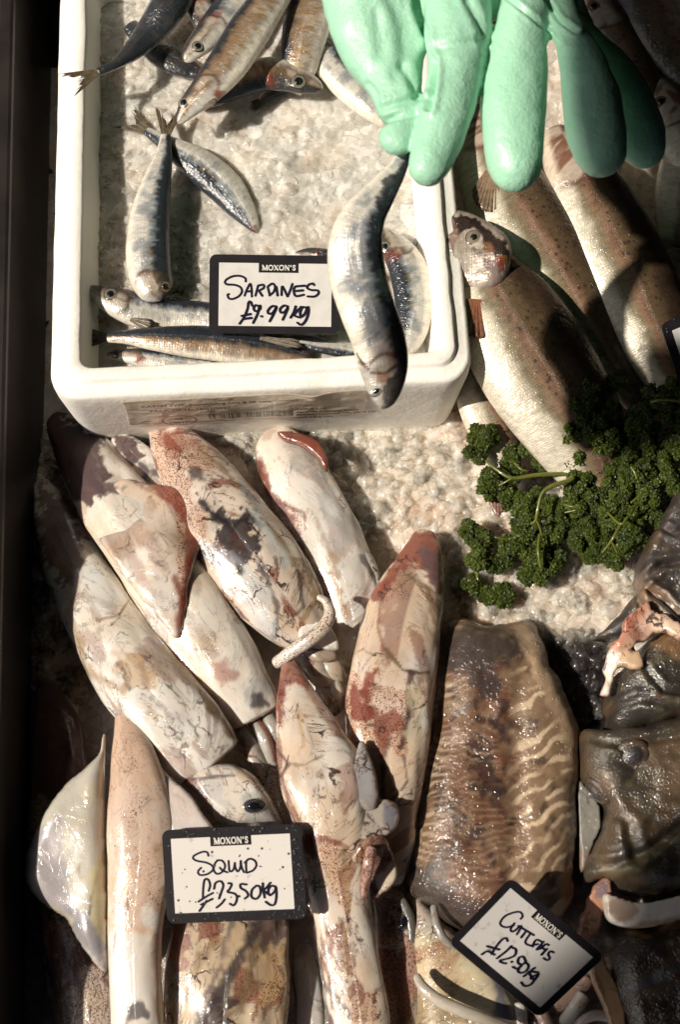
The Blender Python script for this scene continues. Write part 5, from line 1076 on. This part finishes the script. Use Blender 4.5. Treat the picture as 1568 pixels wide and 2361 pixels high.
parsley('parsley sprig with two thick yellow green stems forking to the left', [(1130, 1115, 36, .05), (1165, 1140, 34, .045), (1175, 1055, 26, .055), (1180, 1090, 26, .05), (1235, 1035, 38, .06), (1225, 1150, 36, .05), (1215, 1190, 42, .045), (1245, 1195, 44, .045), (1285, 1170, 40, .05), (1290, 1220, 36, .045), (1265, 1065, 38, .05), (1205, 1220, 34, .04)],
   [[(1325, 1098, .09, 12), (1312, 1108, .09, 9), (1270, 1122, .088, 8), (1250, 1140, .085, 8), (1240, 1180, .08, 7), (1236, 1200, .075, 6), (1222, 1210, .07, 4)], [(1236, 1196, .076, 5), (1245, 1215, .072, 5), (1250, 1235, .068, 5)], [(1186, 1066, .07, 4), (1202, 1082, .072, 4), (1218, 1086, .07, 4)], [(1182, 1102, .077, 5), (1165, 1112, .074, 4), (1150, 1120, .07, 4)]], 5)
parsley('shaded parsley sprig lying on the tail end of the foremost trout', [(1340, 920, 46, .10), (1310, 985, 44, .09), (1360, 985, 46, .095), (1400, 950, 40, .09), (1395, 1010, 44, .09), (1330, 1045, 40, .08), (1420, 880, 26, .09)], [[(1365, 1050, .11, 4), (1375, 1030, .11, 4)]], 6)
parsley('densest parsley sprig in the middle right heap', [(1340, 1110, 48, .07), (1385, 1090, 44, .07), (1350, 1160, 48, .065), (1400, 1150, 46, .065), (1360, 1215, 46, .055), (1335, 1240, 30, .05), (1400, 1215, 46, .055), (1400, 1265, 40, .045), (1370, 1270, 30, .045), (1430, 1280, 34, .045)],
   [[(1300, 1162, .075, 5), (1320, 1168, .08, 5), (1345, 1166, .08, 4)], [(1302, 1182, .075, 4), (1330, 1176, .08, 4)], [(1432, 1208, .1, 6), (1415, 1240, .098, 6), (1400, 1262, .09, 5), (1388, 1275, .085, 4)], [(1400, 1180, .09, 5), (1432, 1208, .1, 6), (1450, 1190, .1, 5)], [(1412, 1250, .095, 4), (1425, 1275, .09, 4)]], 7)
parsley('rightmost parsley sprig running up the photo edge below the blank card corner', [(1470, 1030, 50, .08), (1440, 1080, 44, .075), (1455, 1130, 46, .07), (1510, 1080, 46, .075), (1500, 1140, 44, .065), (1460, 1190, 44, .06), (1510, 1190, 36, .055), (1450, 1245, 34, .05), (1540, 1030, 44, .075), (1480, 970, 46, .085), (1520, 920, 46, .09), (1555, 960, 36, .085), (1560, 890, 36, .09), (1550, 1110, 34, .07), (1478, 1240, 24, .05)],
   [[(1500, 928, .12, 4), (1530, 922, .125, 5), (1580, 925, .125, 6)], [(1455, 1075, .1, 4), (1465, 1090, .1, 5), (1470, 1105, .098, 5)], [(1480, 1140, .09, 4), (1455, 1160, .09, 5)]], 8)

# ------------------------------------------------------------------ price cards
def quadmap(corners, z, tilt=(0, 0, 0, 0)):
    P = [W(*c, z+dz) for c, dz in zip(corners, tilt)]    # TL TR BR BL
    def f(u, v, h=0.0):
        a = P[0]*(1-u)+P[1]*u; b = P[3]*(1-u)+P[2]*u; p = a*(1-v)+b*v
        n = np.cross(P[1]-P[0], P[0]-P[3]); n /= np.linalg.norm(n)
        return p+n*h
    wd = np.linalg.norm(P[1]-P[0]); ht = np.linalg.norm(P[3]-P[0])
    return f, wd, ht
def ribbon(f, wd, ht, lines, hw, h0, name, mat, parent, sm=8, dry=0):
    """pen strokes as thin raised ribbons; coords are (u,v) on the card"""
    V = []; F = []; hh = h0
    for ln in lines:
        w_ = hw
        if isinstance(ln, tuple): ln, w_ = ln
        p = np.array(ln, float)*np.array([wd, ht])
        if len(p) > 2: p = cr(p, max(8, int(len(p)*sm)))
        T = np.gradient(p, axis=0); T /= (np.linalg.norm(T, axis=1)[:, None]+1e-9); N = np.stack([-T[:, 1], T[:, 0]], 1)
        # caps
        m = len(p); ww = np.full(m, w_)*(1+.12*np.sin(np.arange(m)*1.7))
        P = [p[0]-T[0]*w_*.8] + list(p) + [p[-1]+T[-1]*w_*.8]; NN = [N[0]]+list(N)+[N[-1]]; ww = [w_*.35]+list(ww)+[w_*.35]
        k = len(V)
        for q, nn, w2 in zip(P, NN, ww):
            for sgn in (-1, 1):
                r = q+nn*w2*sgn; V.append(f(r[0]/wd, r[1]/ht, hh))
        F += [(k+2*i, k+2*i+1, k+2*i+3, k+2*i+2) for i in range(len(P)-1)]; hh += .00003
    return mesh(name, V, F, mat, parent, smooth=False)
def poly3(f, wd, ht, pts, h0, h1, name, mat, parent):
    n = len(pts); V = [f(u, v, h1) for u, v in pts]+[f(u, v, h0) for u, v in pts]
    F = [tuple(range(n))[::-1], tuple(range(n, 2*n))]+[(i, (i+1) % n, n+(i+1) % n, n+i) for i in range(n)]
    return mesh(name, V, F, mat, parent, smooth=False)
def rr_uv(wd, ht, r, n=6):
    out = []
    for cx, cy, a0 in ((wd-r, r, -90), (wd-r, ht-r, 0), (r, ht-r, 90), (r, r, 180)):
        for i in range(n+1):
            a = math.radians(a0+90*i/n); out.append(((cx+r*math.cos(a))/wd, (cy+r*math.sin(a))/ht))
    return out
def serif_word(f, wd, ht, x0, x1, y0, y1, parent, h):
    """MOXON'S in thick and thin serif strokes"""
    adv = {'M': 1.15, 'O': 1.0, 'X': .95, 'N': 1.0, "'": .35, 'S': .68}
    word = "MOXON'S"; tot = sum(adv[c] for c in word)+.12*6; s_ = (x1-x0)/tot; x = x0; Ls = []
    H = y1-y0; tk = .0017*wd/.125*.42; th = tk*.42
    for ch in word:
        w_ = adv[ch]*s_; X = lambda a: x+a*w_; Y = lambda b: y0+b*H
        se = lambda a, b, l=.13: Ls.append(([(X(a-l), Y(b)), (X(a+l), Y(b))], th))
        if ch == 'M':
            Ls += [([(X(.14), Y(0)), (X(.12), Y(1))], th), ([(X(.14), Y(0)), (X(.5), Y(.95))], tk), ([(X(.5), Y(.95)), (X(.84), Y(0))], th), ([(X(.84), Y(0)), (X(.88), Y(1))], tk)]
            se(.12, 1, .1); se(.88, 1, .12); se(.08, 0, .08); se(.9, 0, .08)
        if ch == 'N':
            Ls += [([(X(.15), Y(0)), (X(.15), Y(1))], th), ([(X(.15), Y(0)), (X(.85), Y(1))], tk), ([(X(.85), Y(1)), (X(.85), Y(0))], th)]; se(.15, 1); se(.85, 0); se(.1, 0, .1)
        if ch == 'X':
            Ls += [([(X(.12), Y(0)), (X(.88), Y(1))], tk), ([(X(.85), Y(0)), (X(.15), Y(1))], th)]; se(.12, 0); se(.85, 0); se(.15, 1); se(.88, 1)
        if ch == 'O':
            for sgn in (-1, 1): Ls.append(([(X(.5), Y(0)), (X(.5+sgn*.30), Y(.12)), (X(.5+sgn*.42), Y(.5)), (X(.5+sgn*.30), Y(.88)), (X(.5), Y(1))], tk*.8))
        if ch == "'": Ls.append(([(X(.5), Y(0)), (X(.35), Y(.28))], tk*.8))
        if ch == 'S': Ls.append(([(X(.85), Y(.2)), (X(.6), Y(0)), (X(.25), Y(.1)), (X(.25), Y(.35)), (X(.75), Y(.62)), (X(.78), Y(.88)), (X(.45), Y(1)), (X(.12), Y(.8))], tk*.8))
        x += w_+.12*s_
    return ribbon(f, wd, ht, Ls, tk, h, 'printed_name', M_LET, parent)
def stroke_uv(lines, conv): return [[conv(*p) for p in ln] for ln in lines]
def card(label, corners, z, tilt, lines, conv, win, tab, txt, penw, smudge=(), dirt=(), face=None):
    f, wd, ht = quadmap(corners, z, tilt)
    t = thing('price_card', label, 'price card', f(.5, .5), 'black bordered price cards')
    poly3(f, wd, ht, rr_uv(wd, ht, .0065), -.0016, 0, 'border', M_BLACK, t)
    x0, x1, y0, y1 = win; a, b, c_ = tab
    pts = [(x0, y0), (a, y0), (a, c_), (b, c_), (b, y0), (x1, y0), (x1, y1), (x0, y1)]
    fc = poly3(f, wd, ht, pts[::1], .0, .0004, 'white_face', face or M_WHITE, t)
    if lines: ribbon(f, wd, ht, stroke_uv(lines, conv), penw, .0007, 'handwriting', M_PEN, t)
    if txt: serif_word(f, wd, ht, *txt, t, .0006)
    return t, f, wd, ht
# sardines
cv = lambda x, y: ((x-28)/1508, (y-48)/908)
L1 = [[(448, 365), (440, 325), (380, 300), (300, 305), (230, 340), (208, 375), (235, 400), (320, 405), (385, 430), (405, 480), (370, 535), (300, 568), (255, 560), (240, 520), (258, 512)],
 [(435, 530), (465, 450), (500, 390), (515, 450), (520, 540)], [(450, 480), (520, 475)],
 [(560, 530), (575, 470), (590, 410)], [(590, 410), (650, 400), (655, 435), (600, 470)], [(600, 470), (640, 530)], [(700, 425), (715, 480), (725, 520)], [(700, 420), (755, 385), (785, 420), (770, 480), (720, 525)],
 [(800, 420), (815, 525)], [(860, 520), (865, 420), (885, 440), (930, 535)], [(930, 535), (960, 460), (985, 385)],
 [(1020, 415), (1130, 405)], [(1020, 415), (1000, 450), (1010, 510), (1040, 528), (1120, 510)], [(1010, 470), (1110, 460)],
 [(1235, 400), (1220, 380), (1170, 395), (1155, 430), (1200, 455), (1275, 460), (1285, 495), (1240, 530), (1160, 530)],
 [(380, 855), (430, 780), (470, 680), (480, 610), (505, 600), (525, 650)], [(400, 765), (510, 740)], [(420, 800), (520, 785)],
 [(600, 650), (560, 640), (540, 680), (570, 710), (615, 680), (610, 640), (585, 740), (535, 845)], [(625, 765), (640, 768)],
 [(800, 650), (750, 650), (705, 700), (715, 735), (760, 725), (805, 655), (770, 740), (725, 825)],
 [(935, 650), (890, 640), (845, 680), (855, 720), (900, 710), (935, 660), (905, 740), (875, 805)],
 [(1025, 645), (1000, 720), (965, 780)], [(1090, 650), (1010, 740), (1050, 770), (1080, 775)], [(1150, 660), (1100, 660), (1075, 720), (1090, 765), (1130, 730), (1165, 650), (1170, 720), (1140, 810), (1090, 860), (1045, 835)]]
card('black bordered card handwritten SARDINES standing in the polystyrene box', [(483, 586), (785, 590), (783, 770), (481, 767)], .136, (.010, .010, -.003, -.003), L1, cv, (.073, .935, .108, .912), (.377, .682, .23), (.402, .66, .138, .198), .00105)
# squid
def cv2(x, y):
    TL, TR, BR, BL = [np.array(q, float) for q in ((38, 90), (1472, 22), (1535, 1000), (95, 1052))]
    u, v = .5, .5
    for _ in range(8):
        p = (TL*(1-u)+TR*u)*(1-v)+(BL*(1-u)+BR*u)*v; du = (TR-TL)*(1-v)+(BR-BL)*v; dv = (BL-TL)*(1-u)+(BR-TR)*u
        e = np.array([x, y])-p; det = du[0]*dv[1]-du[1]*dv[0]; u += (e[0]*dv[1]-e[1]*dv[0])/det; v += (du[0]*e[1]-du[1]*e[0])/det
    return u, v
L2 = [[(518, 360), (505, 322), (455, 318), (375, 355), (362, 385), (400, 410), (500, 430), (560, 465), (560, 510), (500, 550), (430, 555), (412, 520), (445, 480)],
 [(610, 405), (580, 450), (575, 510), (610, 545), (665, 520), (690, 460), (660, 410), (610, 405)], [(635, 480), (665, 510), (715, 530)],
 [(725, 410), (730, 480), (740, 520), (775, 500), (790, 430)], [(790, 430), (795, 480), (820, 520), (845, 480), (850, 410)], [(850, 410), (860, 480), (885, 530)],
 [(905, 415), (905, 480), (910, 535)], [(890, 430), (940, 390), (995, 410), (1010, 460), (975, 510), (910, 535)],
 [(520, 720), (535, 660), (515, 605), (480, 605), (465, 680), (460, 790)], [(415, 830), (490, 780), (565, 740)], [(440, 860), (560, 800)], [(500, 820), (425, 925)],
 [(575, 700), (590, 640), (640, 620), (670, 660), (650, 730), (625, 800)], [(600, 890), (650, 850), (685, 805)],
 [(720, 640), (755, 650), (735, 700), (715, 730), (790, 750), (810, 800), (780, 865), (735, 850)], [(826, 770), (835, 778)],
 [(910, 655), (850, 650), (850, 690), (900, 720), (925, 765), (890, 800)], [(1010, 665), (965, 710), (960, 780), (1010, 800), (1050, 750), (1045, 680), (1010, 665)],
 [(1075, 640), (1080, 710), (1095, 790)], [(1155, 635), (1110, 690), (1085, 710), (1110, 740), (1140, 755)], [(1205, 675), (1160, 670), (1130, 720), (1150, 765), (1200, 720), (1210, 680), (1215, 770), (1200, 850), (1160, 865), (1105, 830)]]
m_, n_, b_ = newmat('soiled_white_card'); oc = objc(n_)
c = mixc(n_, rng(n_, noise(n_, oc, 120, 5, .6), .60, .72, 0, .55), (.74, .71, .68), (.32, .24, .18)); n_.links.new(c, b_.inputs['Base Color']); b_.inputs['Roughness'].default_value = .3; b_.inputs['Coat Weight'].default_value = .4
card('black bordered card handwritten SQUID lying across the squid, beaded with water', [(372, 1914), (694, 1899), (708, 2118), (385, 2130)], .118, (.0, .0, -.012, -.012), L2, cv2, (.0, 1, 0, 1), (.3, .6, .2), None, .0011, face=m_) if False else None
c2 = card('black bordered card handwritten SQUID lying across the squid, beaded with water', [(372, 1914), (694, 1899), (708, 2118), (385, 2130)], .089, (.0, .0, -.003, -.003), L2, cv2, (.062, .915, .10, .895), (.343, .637, .20), (.368, .615, .115, .178), .0008, face=m_)
def drops(cardt, n, seed):
    t, f, wd, ht = cardt; rr = random.Random(seed); V = []; F = []; k = 0
    for i in range(n):
        edge = rr.random() < .7
        u, v = rr.uniform(.02, .98), rr.uniform(.02, .98)
        if edge:
            if rr.random() < .5: v = rr.choice((rr.uniform(.01, .09), rr.uniform(.90, .99)))
            else: u = rr.uniform(.93, .985)
        r = rr.choice((.0004, .0005, .0007, .0011)); p = f(u, v, .0005)
        v_, f_ = ball(p, r, (1, 1, .6), 8, 6); V.append(v_); F += [tuple(q+k for q in ff) for ff in f_]; k += len(v_)
    m, n2, b = newmat('water_drop'); b.inputs['Transmission Weight'].default_value = .9; b.inputs['Roughness'].default_value = .02; b.inputs['IOR'].default_value = 1.33; b.inputs['Base Color'].default_value = (.9, .9, .9, 1)
    nn = noise(n2, objc(n2), 900, 2); n2.links.new(bump(n2, nn, .1, .0005), b.inputs['Normal'])
    o = mesh('water_drops', np.vstack(V), F, m, t); o['kind'] = 'stuff'
drops(c2, 120, 5)
# cuttlefish
def cv3(x, y):
    TL, TR, BR, BL = [np.array(q, float) for q in ((665, 45), (1545, 790), (930, 1385), (50, 665))]
    M_ = np.array([TR-TL, BL-TL]).T; r = np.linalg.solve(M_, np.array([x, y])-TL); return float(r[0]), float(r[1])
L3 = [[(745, 450), (765, 420), (745, 385), (690, 385), (600, 420), (550, 480), (560, 515), (610, 530), (680, 510)],
 [(685, 490), (650, 540), (655, 570), (690, 560), (735, 520), (750, 525), (705, 600)], [(720, 515), (870, 605)], [(800, 560), (745, 630)], [(835, 590), (790, 655), (795, 690), (860, 715)],
 [(940, 665), (890, 650), (855, 700)], [(865, 700), (905, 690)], [(960, 665), (895, 740)], [(1010, 700), (980, 690), (935, 730), (890, 745)], [(930, 700), (960, 740)], [(990, 735), (935, 795)], [(1055, 770), (1020, 760), (1000, 790), (1015, 825), (990, 845), (955, 825)],
 [(615, 665), (600, 635), (560, 650), (500, 720), (460, 790)], [(415, 710), (535, 745)], [(365, 790), (420, 760), (490, 795)], [(650, 710), (600, 760), (510, 830)],
 [(640, 720), (690, 745), (680, 800), (620, 830), (540, 850), (560, 870), (600, 880)], [(648, 860), (655, 868)], [(785, 860), (760, 815), (720, 825), (710, 870), (740, 900), (700, 930), (660, 910)],
 [(780, 870), (740, 900), (710, 950), (740, 970), (790, 950), (810, 900), (780, 870)], [(870, 920), (820, 960), (765, 1005)], [(900, 965), (840, 960), (820, 980), (850, 1020)], [(905, 980), (860, 1000), (830, 1020), (870, 1030), (905, 985), (860, 1050), (820, 1090), (770, 1095), (740, 1060)]]
m3, n3, b3 = newmat('dimmed_grubby_card'); oc = objc(n3)
c = mixc(n3, rng(n3, noise(n3, oc, 90, 6, .7), .56, .72, 0, .8), (.62, .60, .59), (.17, .15, .13)); n3.links.new(c, b3.inputs['Base Color']); b3.inputs['Roughness'].default_value = .35; b3.inputs['Coat Weight'].default_value = .3  # base darkened for the dimmer light at the bottom; noise blotches are grime
c3 = card('tilted black bordered card handwritten CUTTLEFIS, its grubby white face also darkened for dim light', [(1178, 2022), (1396, 2205), (1245, 2348), (1034, 2173)], .10, (.0, -.012, .0, .012), L3, cv3, (.062, .937, .098, .905), (.345, .65, .20), (.37, .63, .115, .185), .00085, face=m3)
c4 = card('corner of a blank card at the right photo edge above the parsley', [(1523, 748), (1740, 655), (1800, 850), (1585, 930)], .125, (0, 0, 0, 0), None, cv, (.09, .915, .13, .89), (.34, .64, .22), None, .001)
drops(c4, 50, 9)

# ------------------------------------------------------------------ gloved hand
def glove():
    t = thing('gloved_hand', 'mint green rubber glove pinching a sardine by its tail', 'glove', W(1150, 150, .3))
    Z = .37
    ch = [
     ([(840, -260, Z+.02, 170, .5), (850, -120, Z+.015, 140, .55), (862, -20, Z+.01, 122, .6), (872, 60, Z+.005, 112, .6), (888, 130, Z, 96, .6), (912, 200, Z, 66, .7), (926, 258, Z, 54, .75), (928, 292, Z, 42, .8)], (.004, .012)),
     ([(975, 262, Z+.002, 30, .8), (945, 292, Z+.004, 38, .8), (912, 325, Z+.004, 42, .8), (892, 352, Z+.002, 34, .8)], (.006, .010)),
     ([(1080, -260, Z+.02, 150, .5), (1060, -60, Z+.018, 84, .7), (1058, 20, Z+.018, 78, .75), (1056, 90, Z+.017, 74, .8), (1052, 160, Z+.015, 62, .85), (1034, 240, Z+.012, 62, .85), (1012, 320, Z+.01, 58, .85), (990, 385, Z+.008, 48, .85), (985, 432, Z+.006, 40, .85)], (.004, .016)),
     ([(1230, -260, Z+.02, 130, .5), (1215, -60, Z+.02, 62, .8), (1206, 40, Z+.02, 58, .85), (1196, 130, Z+.012, 70, .85), (1186, 230, Z+.006, 77, .85), (1184, 320, Z+.002, 72, .85), (1188, 390, Z-.002, 62, .85), (1190, 442, Z-.004, 54, .85)], (.004, .020)),
     ([(1250, -180, Z+.014, 90, .5), (1275, -20, Z+.014, 56, .6), (1300, 50, Z+.018, 40, .8), (1332, 120, Z+.022, 48, .85), (1360, 210, Z+.024, 65, .85), (1374, 300, Z+.022, 68, .85), (1388, 360, Z+.020, 58, .85), (1394, 408, Z+.018, 50, .85)], (.004, .018)),
     ([(1290, 40, Z-.03, 40, .7), (1370, 120, Z-.03, 50, .7), (1430, 210, Z-.03, 64, .7), (1468, 300, Z-.034, 66, .7), (1486, 350, Z-.034, 54, .7), (1494, 388, Z-.034, 44, .7)], (.004, .016)),
     ([(960, -1000, Z+.02, 250, .6), (980, -600, Z+.02, 270, .5), (1010, -330, Z+.02, 285, .3), (1030, -180, Z+.012, 290, .25), (1060, -60, Z+.004, 235, .24), (1090, 20, Z, 190, .2), (1110, 60, Z, 150, .2)], (.01, .03)),
     ([(1200, -120, Z-.01, 120, .4), (1270, -20, Z-.02, 90, .4), (1310, 50, Z-.035, 60, .5), (1350, 100, Z-.045, 46, .6)], (.01, .01)),
    ]
    V = []; F = []; k = 0
    for pts, cap in ch:
        g = tube(pts, 80, 36, .8, cap); V.append(g['V']); F += [tuple(int(q)+k for q in f) for f in g['F']]; k += len(g['V'])
    o = mesh('glove', np.vstack(V), F, M_GLOVE, t)
    r = o.modifiers.new('r', 'REMESH'); r.mode = 'VOXEL'; r.voxel_size = .0016
    s_ = o.modifiers.new('s', 'SMOOTH'); s_.factor = .5; s_.iterations = 9
    dg = bpy.context.evaluated_depsgraph_get(); me = bpy.data.meshes.new_from_object(o.evaluated_get(dg))
    n = len(me.vertices); co = np.zeros(n*3); me.vertices.foreach_get('co', co); co = co.reshape(-1, 3)
    nr = np.zeros(n*3); me.vertices.foreach_get('normal', nr); nr = nr.reshape(-1, 3)
    w_ = co+np.array(t.location); px, py = proj(w_)
    d = np.zeros(n); up = np.clip(nr[:, 2]*1.3, 0, 1)
    def crease(line, wd, dep):
        nonlocal d
        q = pdist(px, py, line); d -= dep*np.exp(-(q/wd)**2)*up; d += dep*.35*np.exp(-((q-wd*2.0)/wd)**2)*up
    crease([(958, -40), (962, 20), (978, 70), (985, 100)], 9, .007); crease([(985, 100), (1002, 150), (1000, 200), (990, 250)], 7, .006); crease([(1000, 145), (990, 200), (960, 215), (930, 150)], 9, .0025)
    crease([(860, 262), (905, 240), (960, 226), (985, 228)], 7, .0025); crease([(862, 290), (910, 272), (965, 260)], 6, .003); crease([(850, 195), (866, 215), (872, 250)], 7, .0025)
    crease([(985, 105), (1020, 112), (1060, 100), (1100, 95)], 9, .002); crease([(1150, -20), (1205, 20), (1262, 66), (1290, 100)], 5, .003); crease([(1255, -10), (1290, 45), (1330, 72)], 5, .004)
    crease([(1080, 0), (1110, 60), (1120, 110)], 10, .003); crease([(900, 0), (930, 60), (935, 120), (915, 170)], 14, .0018); crease([(870, 30), (880, 120)], 14, .0012)
    d += (fbm(w_, 60, 3, 3)-.5)*.0022+(fbm(w_, 25, 2, 8)-.5)*.003
    co = co+nr*d[:, None]; me.vertices.foreach_set('co', co.ravel()); me.polygons.foreach_set('use_smooth', np.ones(len(me.polygons), bool)); me.update()
    o.modifiers.clear(); o.data = me
    me.materials.clear(); me.materials.append(M_GLOVE)
glove()
